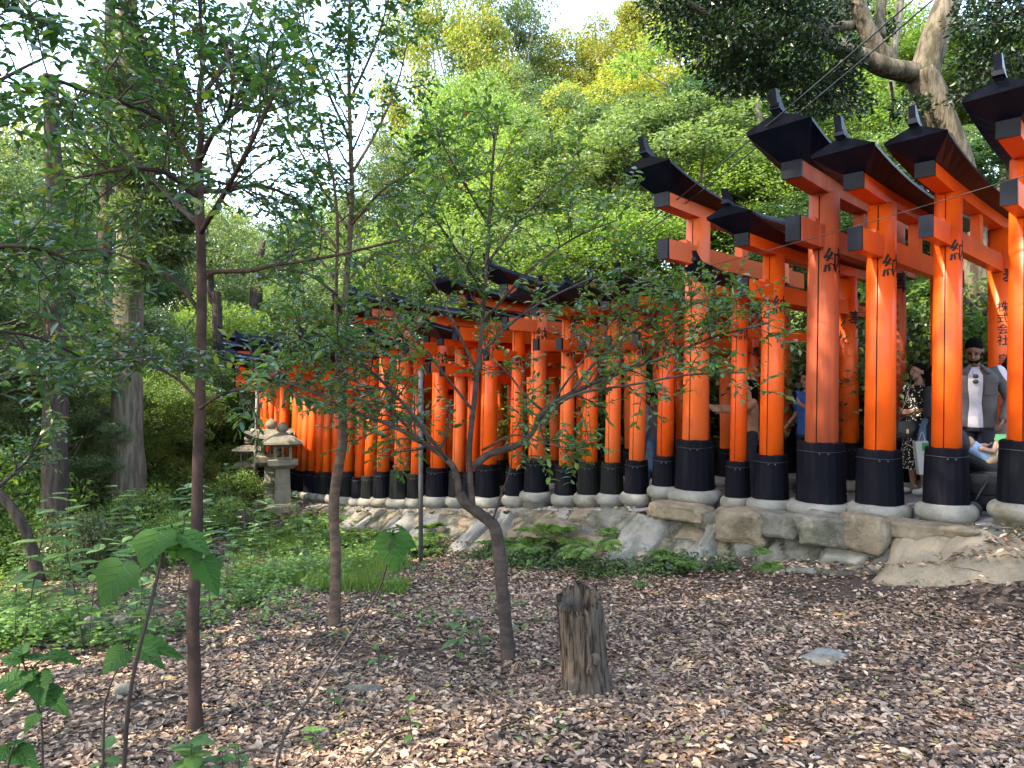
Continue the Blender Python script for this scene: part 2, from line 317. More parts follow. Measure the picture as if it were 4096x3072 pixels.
# ------------------------------------------------------------------ leaves
LEAF8 = (np.array([[0, 0, 0], [-.36, .30, .06], [-.33, .66, .05], [0, 1, -.10], [.33, .66, .05], [.36, .30, .06], [0, .32, -.01], [0, .66, -.02]]),
         np.array([[0, 5, 6, 6], [0, 6, 1, 1], [6, 5, 4, 7], [6, 7, 2, 1], [7, 4, 3, 3], [7, 3, 2, 2]]))
LEAF4 = (np.array([[0, 0, 0], [-.32, .48, .05], [0, 1, -.06], [.32, .48, .05]]), np.array([[0, 3, 2, 1]]))
DEAD = (np.array([[0, -.55, .05], [-.22, -.22, .07], [-.21, .18, .05], [.02, .60, -.04], [.21, .20, .10], [.22, -.20, .10], [0, 0, -.03]]),
        np.array([[0, 5, 6], [0, 6, 1], [1, 6, 2], [2, 6, 3], [3, 6, 4], [4, 6, 5]]))
def leafarray(tmpl, pos, d, n, L, W):
    """place a leaf template at each pos, pointing along d with blade normal n"""
    tv, tf = tmpl; N = len(pos); d = d / (np.linalg.norm(d, axis=1)[:, None] + 1e-9)
    n = n - d * np.sum(n * d, 1)[:, None]; n /= np.linalg.norm(n, axis=1)[:, None] + 1e-9; x = np.cross(d, n)
    L = np.broadcast_to(L, (N,)); W = np.broadcast_to(W, (N,))
    V = pos[:, None, :] + tv[None, :, 0:1] * (W[:, None] * x)[:, None, :] + tv[None, :, 1:2] * (L[:, None] * d)[:, None, :] + tv[None, :, 2:3] * (L[:, None] * n)[:, None, :]
    Fc = tf[None] + (np.arange(N) * len(tv))[:, None, None]
    return V.reshape(-1, 3), Fc.reshape(-1, tf.shape[1])
def quads_to_mesh(name, V, Fc, mats, smooth=False):
    if Fc.shape[1] == 4 and (Fc[:, 2] == Fc[:, 3]).any():       # template with triangles padded as quads
        me = bpy.data.meshes.new(name); tri = Fc[:, 2] == Fc[:, 3]
        lens = np.where(tri, 3, 4).astype(np.int32); mask = np.ones(Fc.shape, bool); mask[tri, 3] = False
        me.vertices.add(len(V)); me.vertices.foreach_set('co', V.astype(np.float32).ravel())
        lv = Fc[mask].astype(np.int32); me.loops.add(len(lv)); me.loops.foreach_set('vertex_index', lv)
        me.polygons.add(len(Fc)); st = np.concatenate([[0], np.cumsum(lens)[:-1]]).astype(np.int32)
        me.polygons.foreach_set('loop_start', st)
        try: me.polygons.foreach_set('loop_total', lens)
        except Exception: pass
        me.polygons.foreach_set('use_smooth', np.full(len(Fc), smooth, bool))
        for m in (mats if isinstance(mats, (list, tuple)) else [mats]): me.materials.append(m)
        me.update(calc_edges=True); return me
    return np_mesh(name, V, Fc, mats, smooth=smooth)
def rdir(N, zb=0.0):
    v = rng.normal(size=(N, 3)); v[:, 2] += zb; return v / np.linalg.norm(v, axis=1)[:, None]

# ------------------------------------------------------------------ torii gates
def font_mesh(body, size, bold=.012):
    cu = bpy.data.curves.new('txt', 'FONT'); cu.body = body; cu.size = size; cu.align_x = 'CENTER'; cu.align_y = 'CENTER'
    cu.resolution_u = 3; cu.offset = bold * size; cu.fill_mode = 'FRONT'
    o = bpy.data.objects.new('txt', cu); sc.collection.objects.link(o)
    dg = bpy.context.evaluated_depsgraph_get(); me = bpy.data.meshes.new_from_object(o.evaluated_get(dg))
    bpy.data.objects.remove(o); bpy.data.curves.remove(cu); return me
_fc = {}
def flat_text(body, size, bold=.012):
    key = (body, size, bold)
    if key not in _fc:
        me = font_mesh(body, size, bold); bm = bmesh.new(); bm.from_mesh(me); bmesh.ops.triangulate(bm, faces=bm.faces[:])
        for _ in range(4):
            es = [e for e in bm.edges if e.calc_length() > .03]
            if not es: break
            bmesh.ops.subdivide_edges(bm, edges=es, cuts=1); bmesh.ops.triangulate(bm, faces=bm.faces[:])
        v = np.array([x.co[:] for x in bm.verts]); f = [tuple(q.index for q in p.verts) for p in bm.faces]; bm.free(); _fc[key] = (v, f)
    return _fc[key]
def round_text(mb, body, size, rfun, ang, zc, bold=.012):
    v, f = flat_text(body, size, bold)
    if not len(v): return
    z = v[:, 1] + zc; r = rfun(z) + .003; a = ang + v[:, 0] / r
    mb.add(np.stack([r * np.cos(a), r * np.sin(a), z], 1), f, 0, False)

def make_gate(idx, t, h, dia, cap_h, mkey='verm', W=2.4, dz=0.0, text=None, old=False, label='', detail=True, far_text=None):
    """origin at the near pillar's foot; local +x runs across the path to the far pillar, +y up the path's far direction"""
    x, y, hd = near(t); x, y, hd = float(x), float(y), float(hd); base = float(capz(t)) + dz
    k = dia / .29; rt = empty('torii_gate', (x, y, base), hd, label, 'torii gate', 'vermilion torii gates lining the path')
    vm = M[mkey]; r0 = dia / 2; r1 = r0 * .90; bat = .028 * h            # batter
    rf = lambda z: r0 + (r1 - r0) * np.clip(z / h, 0, 1)
    ns = 28 if detail else 14
    for s in (0, 1):
        cx = W * s; lean = bat if s == 0 else -bat
        zz = np.array([.25, h * .5, h + .02]); pts = np.stack([cx + lean * zz / h, 0 * zz, zz], 1)
        mb = MB(); mb.add(*tube(pts, rf(zz), ns)); pil = mb.build('pillar', vm, rt)
        # dark joint of the split sheath, on the outer side
        if detail:
            a = math.pi if s == 0 else 0.0; a += R(3)
            sm = MB(); zz2 = np.linspace(cap_h, h - .01, 3)
            rr = rf(zz2) + .0015; w = .011
            L_ = np.stack([cx + lean * zz2 / h + rr * math.cos(a - w / .3), rr * math.sin(a - w / .3), zz2], 1)
            R_ = np.stack([cx + lean * zz2 / h + rr * math.cos(a + w / .3), rr * math.sin(a + w / .3), zz2], 1)
            vv = np.vstack([L_, R_]); sm.add(vv, [(0, 3, 4, 1), (1, 4, 5, 2)], 0, False)
            sm.build('seam', M['seam'], pil)
        # inscriptions
        def inscr(body, size, ang, zc, bold=.02):
            tm = MB(); v, f = flat_text(body, size, bold)
            if not len(v): return
            z = v[:, 1] + zc; r = rf(z) + .003; aa = ang + v[:, 0] / r
            tm.add(np.stack([cx + lean * z / h + r * np.cos(aa), r * np.sin(aa), z], 1), f, 0, False); return tm
        if text and s == 0 and detail:
            tm = inscr(text[0], .235 * k, R(248) , h - .62 * k)
            if tm: tm.build('inscription', M['ink'], pil)
        if s == 1 and detail:
            tm = inscr('奉', .235 * k, R(250), h - .62 * k)
            if tm: tm.build('inscription', M['ink'], pil)
            if far_text:
                mbt = MB()
                for q, (ch, sz, zc, an) in enumerate(far_text):
                    tm = inscr(ch, sz, an, zc, .01)
                    if tm: mbt.add(np.vstack(tm.v), tm.f, 0, False)
                mbt.build('name_column', M['ink'], pil)
        # black sleeve (polygonal boards), band and concrete collar
        nb = 18; jr = rng.uniform(.985, 1.015, nb); an = np.linspace(0, 2 * math.pi, nb, endpoint=False) + rng.uniform(0, .5)
        rb, rtp = r0 * 1.53, r0 * 1.36; V = []
        for z, rr in ((-.06, rb), (cap_h * .5, (rb + rtp) / 2), (cap_h - .008, rtp), (cap_h, rtp - .008), (cap_h, rf(cap_h) - .01)):
            ch = jr * rng.uniform(-.0, .004, nb) if z > .1 else 0
            V.append(np.stack([cx + rr * jr * np.cos(an), rr * jr * np.sin(an), z + 0 * an + (rng.uniform(-.006, .006, nb) if z >= cap_h - .01 else 0)], 1))
        V = np.vstack(V); Fc = [(i * nb + j, i * nb + (j + 1) % nb, (i + 1) * nb + (j + 1) % nb, (i + 1) * nb + j) for i in range(4) for j in range(nb)]
        mb = MB(); mb.add(V, Fc, 0, False); slv = mb.build('sleeve', M['sleeve_old'] if old else M['sleeve'], rt)
        if detail:
            ring = MB(); zz_ = cap_h * .86; rr = rb + (rtp - rb) * .86 + .008; aa = np.linspace(0, 2 * math.pi, 25)
            ring.add(*tube(np.stack([cx + rr * np.cos(aa), rr * np.sin(aa), zz_ + .004 * np.sin(3 * aa)], 1), .0028, 5, False)); ring.build('band', M['wire'], slv)
            bl = MB()
            for q in (-.16, .16):
                a = R(208) + q * 1.1; bl.add(*ellipsoid((cx + (rr + .004) * math.cos(a), (rr + .004) * math.sin(a), zz_ - .02), (.011, .011, .011), 8, 6))
            bl.build('bolt_pair', M['wire'], slv)
        rc = r0 * 2.05; hc = .135; prof = []
        for a in np.linspace(-.42 * math.pi, .5 * math.pi, 9): prof.append((rc - hc * .55 + hc * .55 * math.cos(a), -.045 + hc * .6 * math.sin(a)))
        prof = [(prof[0][0], -.24)] + prof + [(rb * .9, .03)]
        v, f = lathe(prof, 26 if detail else 16, (cx, 0, 0)); v = v + (fbm(v[:, 0] * 6 + t * 3, v[:, 1] * 6, v[:, 2] * 6, 2) * .012)[:, None] * np.array([1, 1, .6])
        mb = MB(); mb.add(v, f); mb.build('stone_collar', M['conc_w'] if (idx * 7 + s) % 5 == 0 else M['conc'], rt)
    # beams ------------------------------------------------------
    cxm = W / 2; Ht = W / 2 + 1.0 * (.72 + .28 * k); Hb = W / 2 + .69 * (.72 + .28 * k); lift = {3: .27, 6: .24}.get(idx, max(.15, .14 * k)); lsh = .05 * k; tap = .045 * k
    cs = np.linspace(-1, 1, 21)
    def curve(c, H): return lsh * (np.abs(c) * H / Ht) ** 2.6
    bh, bw = .138 * k, .165 * k
    zb = h                                                              # top of pillars = underside of the main beam
    # main beam (shimaki)
    V = []
    for yy, z0 in ((-bw / 2, 0), (bw / 2, 0), (bw / 2, bh), (-bw / 2, bh)):
        V.append(np.stack([cxm + cs * (Hb - .02 * (z0 == 0)), yy + 0 * cs, zb + z0 + curve(cs, Hb)], 1))
    V = np.stack(V, 1).reshape(-1, 3); n = len(cs)
    Fc = [(i * 4 + a, (i + 1) * 4 + a, (i + 1) * 4 + (a + 1) % 4, i * 4 + (a + 1) % 4) for i in range(n - 1) for a in range(4)]
    Fc += [(0, 1, 2, 3), (4 * n - 4, 4 * n - 1, 4 * n - 2, 4 * n - 3)]
    mb = MB(); mb.add(V, Fc, 0, False); bm_ = mb.build('main_beam', vm, rt)
    for s in (-1, 1):
        mb = MB(); zc = zb + curve(np.array([1.0]), Hb)[0]; xe = cxm + s * (Hb + .009)
        mb.add(*box((xe, 0, zc + bh / 2), (.03, bw + .012, bh + .008)), 0, False); mb.build('beam_end', M['black'], bm_)
    # roof beam (kasagi)
    hw = .275 * k; pk = .10 * k; ub = bw / 2 + .012
    sec = [(0, pk, Ht + .03), (-hw, 0, Ht), (-hw, -.028 * k, Ht - .01), (-ub, None, Hb + .03), (ub, None, Hb + .03), (hw, -.028 * k, Ht - .01), (hw, 0, Ht)]
    zk = zb + bh + tap; V = []
    for yy, z0, H in sec: V.append(np.stack([cxm + cs * H, yy + 0 * cs, (zb + bh + .003 + curve(cs, H)) if z0 is None else zk + z0 + lift * np.abs(cs) ** 2.6], 1))
    V = np.stack(V, 1).reshape(-1, 3); q = len(sec)
    Fc = [(i * q + a, i * q + (a + 1) % q, (i + 1) * q + (a + 1) % q, (i + 1) * q + a) for i in range(n - 1) for a in range(q)]
    Fc += [tuple(range(q))[::-1], tuple(range(q * n - q, q * n))]
    mb = MB(); mb.add(V, Fc, 0, False); ks = mb.build('roof_beam', M['black'], rt)
    # ridge strip with the horn at each end
    V = []; cr = np.concatenate([[-1.035], cs[1:-1], [1.035]])
    for yy, z0 in ((-.045 * k, -.012), (.045 * k, -.012), (.035 * k, .035 * k), (-.035 * k, .035 * k)):
        V.append(np.stack([cxm + cr * (Ht + .0), yy + 0 * cs, zk + pk + z0 + lift * np.abs(cr) ** 2.6], 1))
    V = np.stack(V, 1).reshape(-1, 3)
    Fc = [(i * 4 + a, (i + 1) * 4 + a, (i + 1) * 4 + (a + 1) % 4, i * 4 + (a + 1) % 4) for i in range(n - 1) for a in range(4)] + [(0, 1, 2, 3), (4 * n - 4, 4 * n - 1, 4 * n - 2, 4 * n - 3)]
    mb = MB(); mb.add(V, Fc, 0, False)
    for s in (-1, 1):
        z0 = zk + pk + lift; pr = [(-.16, -.005), (-.05, .05), (.075, .165), (.115, .160), (.075, .03), (.03, -.03)]
        vv = []
        for side in (-1, 1):
            for (a, b) in pr: vv.append((cxm + s * (Ht + a * k), side * .030 * k, z0 + b * k))
        m_ = len(pr); ff = [tuple(range(m_)), tuple(range(m_, 2 * m_))[::-1]] + [(j, m_ + j, m_ + (j + 1) % m_, (j + 1) % m_) for j in range(m_)]
        mb.add(vv, ff, 0, False)
    mb.build('ridge', M['black'], ks)
    # tie beam (nuki), its black ends, wedges and the strut
    nz = h - (.30 + .205 / 2) * (.5 + .5 * k) - .02; nh, nw = .205 * k, .115 * k; ext = .66 * (.7 + .3 * k)
    mb = MB(); mb.add(*box((cxm, 0, nz), (W + 2 * ext, nw, nh)), 0, False); tb = mb.build('tie_beam', vm, rt)
    for s in (-1, 1):
        mb = MB(); mb.add(*box((cxm + s * (W / 2 + ext + .007), 0, nz), (.035, nw + .01, nh + .008)), 0, False); mb.build('beam_end', M['black'], tb)
    for s, c0 in ((-1, 0), (1, W)):
        for e in (-1, 1):
            mb = MB(); xx = c0 + e * (r0 + .055 * k); hh = .05 * k; ww = .045 * k; z0 = nz + nh / 2 - .004
            vv = [(xx - ww, yy, z0) for yy in (-nw / 2.4, nw / 2.4)] + [(xx + ww, yy, z0) for yy in (-nw / 2.4, nw / 2.4)] + \
                 [(xx - ww, yy, z0 + hh * (.6 if e > 0 else 1)) for yy in (-nw / 2.4, nw / 2.4)] + [(xx + ww, yy, z0 + hh * (1 if e > 0 else .6)) for yy in (-nw / 2.4, nw / 2.4)]
            mb.add(vv, [(0, 1, 3, 2), (4, 6, 7, 5), (0, 4, 5, 1), (2, 3, 7, 6), (0, 2, 6, 4), (1, 5, 7, 3)], 0, False); mb.build('wedge', vm, rt)
    mb = MB(); z0 = nz + nh / 2; z1 = zb; mb.add(*box((cxm, 0, (z0 + z1) / 2), (.15 * k, .10 * k, z1 - z0 + .004)), 0, False); mb.build('strut', vm, rt)
    return rt

def t_of_px(px):
    u = (px - 2048) / F; tt = _t[_t > -1.5]; x = np.interp(tt, _t, NX); y = np.interp(tt, _t, NY); s = x / y
    return float(np.interp(-u, -s[:int(len(s) * .72)], tt[:int(len(s) * .72)]))
col1 = [('株', .13, 2.05), ('式', .13, 1.92), ('会', .13, 1.79), ('社', .13, 1.66), ('皇', .13, 1.44), ('喜', .13, 1.16), ('代', .09, .88), ('表', .09, .78), ('取', .09, .68)]
col2 = [(c, .062, 2.35 - .098 * i) for i, c in enumerate('群馬県館林市北成島町二五三八')]
GS = [  # px of near pillar, pillar height above sleeve foot, diameter, sleeve height, colour, dz, note
    (4099, 3.08, .285, .58, 'verm', 0.02, 'cut by the right edge of the photo, foremost of the row'),
    (3784, 2.96, .262, .56, 'verm', -.01, 'with the grey jacketed man behind its near pillar'),
    (3517, 3.02, .298, .57, 'verm', -.03, 'glossy, with a bright sunlit patch low on its near pillar'),
    (3284, 3.27, .340, .66, 'verm_faded', -.03, 'tallest, weathered brownish with cracked near pillar'),
    (3083, 2.72, .262, .52, 'verm', -.02, 'between the weathered tall gate and a slim low gate'),
    (2950, 2.29, .19, .44, 'verm2', -.01, 'slim and low, in front of the green foliage'),
    (2778, 3.26, .315, .62, 'verm_pink', .07, 'wide and pinkish at the top, on a raised block'),
    (2659, 2.20, .215, .40, 'verm2', .10, 'slim and low, just left of the wide raised one'),
    (2546, 2.30, .21, .45, 'verm_pink', .0, 'slim, with the grey sweater walker beside it'),
    (2448, 2.35, .21, .44, 'verm_pink', .0, 'slim and dull, with a mossy sleeve'),
    (2356, 2.40, .215, .46, 'verm', .0, ''),
    (2263, 2.45, .21, .43, 'verm_pink', .0, ''),
    (2145, 2.80, .245, .50, 'verm_pink', .05, 'wide and pale pinkish'),
    (2063, 2.45, .21, .43, 'verm', .0, ''),
    (1950, 2.90, .270, .52, 'verm', .0, ''),
    (1888, 2.35, .21, .42, 'verm2', .0, ''), (1832, 2.45, .21, .44, 'verm_pink', .0, ''), (1750, 2.85, .265, .50, 'verm', .02, ''),
    (1665, 2.40, .21, .44, 'verm2', .0, ''), (1606, 3.10, .29, .52, 'verm_pink', .0, ''), (1530, 3.08, .23, .50, 'verm', .0, ''),
    (1478, 2.45, .215, .44, 'verm', -.02, ''), (1437, 2.40, .20, .42, 'verm2', -.02, ''), (1388, 2.70, .24, .50, 'verm', .0, ''),
    (1343, 2.5, .21, .44, 'verm2', 0, ''), (1304, 2.6, .20, .46, 'verm', 0, ''), (1276, 2.5, .20, .44, 'verm2', 0, ''),
    (1246, 2.7, .22, .46, 'verm', 0, ''), (1220, 2.6, .21, .44, 'verm_pink', 0, ''), (1201, 2.6, .21, .44, 'verm', 0, ''), (1181, 2.7, .215, .45, 'verm2', 0, '')]
def ordn(n):
    w = ['first', 'second', 'third', 'fourth', 'fifth', 'sixth', 'seventh', 'eighth', 'ninth', 'tenth', 'eleventh', 'twelfth']
    if n <= 12: return w[n - 1]
    return f"{n}{'th' if 10 < n % 100 < 20 else {1: 'st', 2: 'nd', 3: 'rd'}.get(n % 10, 'th')}"
GT = [t_of_px(g_[0]) for g_ in GS]
for i, (g_, t) in enumerate(zip(GS, GT)):
    lab = f"vermilion torii gate, {ordn(i + 1)} from the right end" + (", " + g_[6] if g_[6] else ', its near pillar partly veiled by branches')
    lab = ' '.join(lab.split()[:16])
    ft = None
    if i == 1: ft = [(c, s, z, R(205)) for c, s, z in col1]
    if i == 3: ft = [(c, s, z, R(215)) for c, s, z in col2]
    make_gate(i, t, g_[1], g_[2], g_[3], g_[4], W=2.4 if g_[2] > .2 else 2.3, dz=g_[5], text='納', old=(i in (9, 10, 16, 18, 19, 21, 23, 25)), label=lab, far_text=ft)
t = GT[-1]; i = len(GS)
while t < 31.5 and i < 60:
    t += .50 + .12 * math.sin(i * 2.3) + (.0 if i < 40 else .12); hh = 2.62 + .16 * math.sin(i * 1.7) + .08 * math.sin(i * 4.1); dd = .20 + .03 * math.sin(i * 3.1)
    if i == 39: hh = 3.12; dd = .27
    make_gate(i, t, hh, dd, .45, ['verm', 'verm2', 'verm_pink'][i % 3], W=2.3, label=f"distant vermilion torii gate beyond the bend, {ordn(i + 1)} from the right end of the row", detail=False)
    i += 1

# ------------------------------------------------------------------ retaining wall below the gates
ts = np.arange(-4.5, 14.5, .028); NVR = 34; vs = np.linspace(0, 1, NVR)
cells = np.stack([rng.uniform(-5, 15, 900), rng.uniform(-.3, 1.6, 900)], 1)
x, y, h = near(ts); TT, VV = np.meshgrid(ts, vs, indexing='ij')
d_off = -.22 - .66 * VV ** 1.05
X = np.interp(TT, _t, NX) + d_off * np.cos(np.interp(TT, _t, _head)); Y = np.interp(TT, _t, NY) + d_off * np.sin(np.interp(TT, _t, _head))
ztop = pathz(TT) + .015; zbot = lowland(X, Y) - .12; Z = ztop + (zbot - ztop) * VV ** .95
H_ = ztop - zbot
# worley stones in (t, metres down)
wt, wv = TT.ravel(), (VV * H_).ravel(); wt2 = wt + .05 * vnoise(wt * 4, wv * 4); wv2 = wv + .05 * vnoise(wt * 4 + 9, wv * 4)
F1 = np.full(len(wt), 9.); F2 = np.full(len(wt), 9.); I1 = np.zeros(len(wt), int)
cells = np.stack([rng.uniform(-5, 15, 330), rng.uniform(-.2, 1.5, 330)], 1)
for ci, (a, b) in enumerate(cells):
    m_ = np.abs(wt2 - a) < 1.2
    dd = np.hypot((wt2[m_] - a) * .75, (wv2[m_] - b) * 1.15); f1, f2 = F1[m_], F2[m_]
    better = dd < f1; F2[m_] = np.where(better, f1, np.minimum(f2, dd)); F1[m_] = np.where(better, dd, f1)
    tmp = I1[m_]; tmp[better] = ci; I1[m_] = tmp
edge = np.clip((F2 - F1) / .10, 0, 1); hgt = (sstep(0, 1, edge) * .075 + rng.uniform(-.03, .05, len(cells))[I1] * sstep(0, 1, edge)).reshape(TT.shape)
hgt += .02 * fbm(TT * 5, VV * 4, 2, 4); hgt *= np.sin(np.clip(VV, 0, 1) * math.pi * .93 + .12).clip(.15, 1)
hd = np.interp(TT, _t, _head); X -= hgt * np.cos(hd) * .9; Y -= hgt * np.sin(hd) * .9; Z += hgt * .35
V = np.stack([X, Y, Z], -1).reshape(-1, 3); k = NVR; ii = np.arange(V.shape[0]).reshape(-1, k)
fa = np.stack([ii[:-1, :-1].ravel(), ii[1:, :-1].ravel(), ii[1:, 1:].ravel(), ii[:-1, 1:].ravel()], 1)
cellmat = rng.choice([0, 0, 1, 1, 1, 2], len(cells)); mi = cellmat[I1.reshape(TT.shape)[:-1, :-1].ravel()]
mi = np.where(edge.reshape(TT.shape)[:-1, :-1].ravel() < .25, 3, mi)
M['mortar'] = mat('mossy_mortar', (.07, .06, .042), .95, .1, [(5, (.035, .045, .018), .45, .65), (20, (.18, .17, .14), .5, .8)], (40, .7, .01))
wr = empty('retaining_wall', (float(near(4)[0]), float(near(4)[1]), 0), 0, 'rough mossy stone retaining wall under the row of vermilion gates', 'retaining wall')
V = V - np.array(wr.location)
obj('stonework', np_mesh('stonework', V, fa, [M['rock'], M['rock2'], M['conc'], M['mortar']], mi), wr)
def rock_mesh(seed, s, blocky=.5, n=20):
    """rounded block: superellipsoid with noise; s = half sizes"""
    th = np.linspace(0, math.pi, n); ph = np.linspace(0, 2 * math.pi, 2 * n, endpoint=False); T_, Ph = np.meshgrid(th, ph, indexing='ij')
    e = 1 - blocky * .6; f_ = lambda c: np.sign(c) * np.abs(c) ** e
    v = np.stack([f_(np.sin(T_)) * f_(np.cos(Ph)), f_(np.sin(T_)) * f_(np.sin(Ph)), f_(np.cos(T_))], -1).reshape(-1, 3)
    nn = fbm(v[:, 0] * 1.3 + seed * 3.1, v[:, 1] * 1.3, v[:, 2] * 1.3 + seed, 4)
    v = v * (1 + .16 * nn)[:, None] * np.array(s)
    w = 2 * n; fc = [(i * w + j, i * w + (j + 1) % w, (i + 1) * w + (j + 1) % w, (i + 1) * w + j) for i in range(n - 1) for j in range(w)]
    return v, [q[::-1] for q in fc]
def rotz(v, a): c, s = math.cos(a), math.sin(a); return v @ np.array([[c, s, 0], [-s, c, 0], [0, 0, 1]])
# larger set stones and poured mortar aprons of the wall (px, py, Y, half sizes, material)
big = [(2730, 2050, 8.35, (.36, .18, .10), 'rock', 0), (2860, 2085, 8.1, (.17, .15, .10), 'rock2', 0), (2580, 2120, 8.7, (.24, .2, .30), 'conc_w', 0), (2510, 2230, 8.3, (.22, .26, .22), 'conc_w', 0),
       (2990, 2110, 7.7, (.26, .2, .17), 'rock', 0), (3150, 2105, 7.4, (.2, .16, .12), 'rock2', 0), (3330, 2130, 7.0, (.25, .2, .16), 'rock2', 0), (3490, 2135, 6.75, (.2, .2, .17), 'rock', 0),
       (3730, 2128, 6.55, (.36, .18, .075), 'rock', 0), (3720, 2210, 6.3, (.30, .24, .15), 'conc_t', 0), (3860, 2230, 6.1, (.42, .28, .20), 'conc_t', 0), (4020, 2150, 6.05, (.42, .30, .26), 'conc_t', 0), (3640, 2235, 6.5, (.2, .2, .1), 'conc_t', 0),
       (2820, 2200, 7.9, (.14, .14, .19), 'conc_w', 0), (2380, 2200, 8.7, (.2, .15, .16), 'rock', 0), (2240, 2130, 9.1, (.22, .2, .12), 'rock', 0), (2170, 2180, 9.3, (.2, .2, .15), 'rock', 0),
       (1905, 2120, 9.9, (.16, .2, .30), 'conc_w', 0), (1830, 2110, 10.2, (.16, .2, .26), 'conc', 0), (1560, 2080, 11.6, (.22, .2, .28), 'conc_w', 0), (1650, 2060, 11.2, (.2, .2, .2), 'conc', 0), (1380, 2070, 12.6, (.2, .2, .2), 'conc_w', 0)]
for q, (px, py, Yy, s, mk, a) in enumerate(big):
    c = P(px, py, Yy + .12)
    if mk.startswith('conc'):
        tt = float(sdist([c[0]], [c[1]])[1][0]); nx, ny, hh = [float(a_) for a_ in near(tt)]; top = float(pathz(tt)) - .02; na = 26; vr = np.linspace(0, 1, 14); ua = np.linspace(-1, 1, na); U, V_ = np.meshgrid(ua, vr, indexing='ij')
        wd = s[0] * (.75 + .55 * V_ + .25 * vnoise(V_ * 3 + q, U * 0 + q)); along = U * wd + .10 * s[0] * vnoise(V_ * 4, U + q); out = .30 + (.62 + s[1] * .6) * V_ ** 1.1 + (1 - U ** 2) ** .5 * (.16 + .06 * V_) + .035 * fbm(U * 2 + q, V_ * 3, 0, 4)
        out = np.where(np.abs(U) > .99, out - .25, out); bx = nx - along * math.sin(hh) - out * math.cos(hh); by = ny + along * math.cos(hh) - out * math.sin(hh); gb = lowland(bx, by) - .05; Zz = top + (gb - top) * V_ ** .9 + .02 * fbm(U * 3, V_ * 3 + q, 1, 3)
        vv = np.stack([bx, by, Zz], -1).reshape(-1, 3) - np.array(wr.location); ij = np.arange(len(vv)).reshape(na, -1); ff = np.stack([ij[:-1, :-1].ravel(), ij[1:, :-1].ravel(), ij[1:, 1:].ravel(), ij[:-1, 1:].ravel()], 1)[:, ::-1]
        obj('mortar_apron', np_mesh('mortar_apron', vv, ff, M[mk]), wr); continue
    c[1] += .10; v, f = rock_mesh(q, (s[0] * 1.12, s[1], s[2]), 1.15, 26); v = v * (1 - .035 * np.abs(fbm(v[:, 0] * 14, v[:, 1] * 14, v[:, 2] * 14, 3)))[:, None]; tt = sdist([c[0]], [c[1]])[1][0]; v = rotz(v, float(near(tt)[2]) + math.pi / 2)
    mb = MB(); mb.add(v + c - np.array(wr.location), f); mb.build('apron_stone' if mk.startswith('conc') else 'block_stone', M[mk], wr)

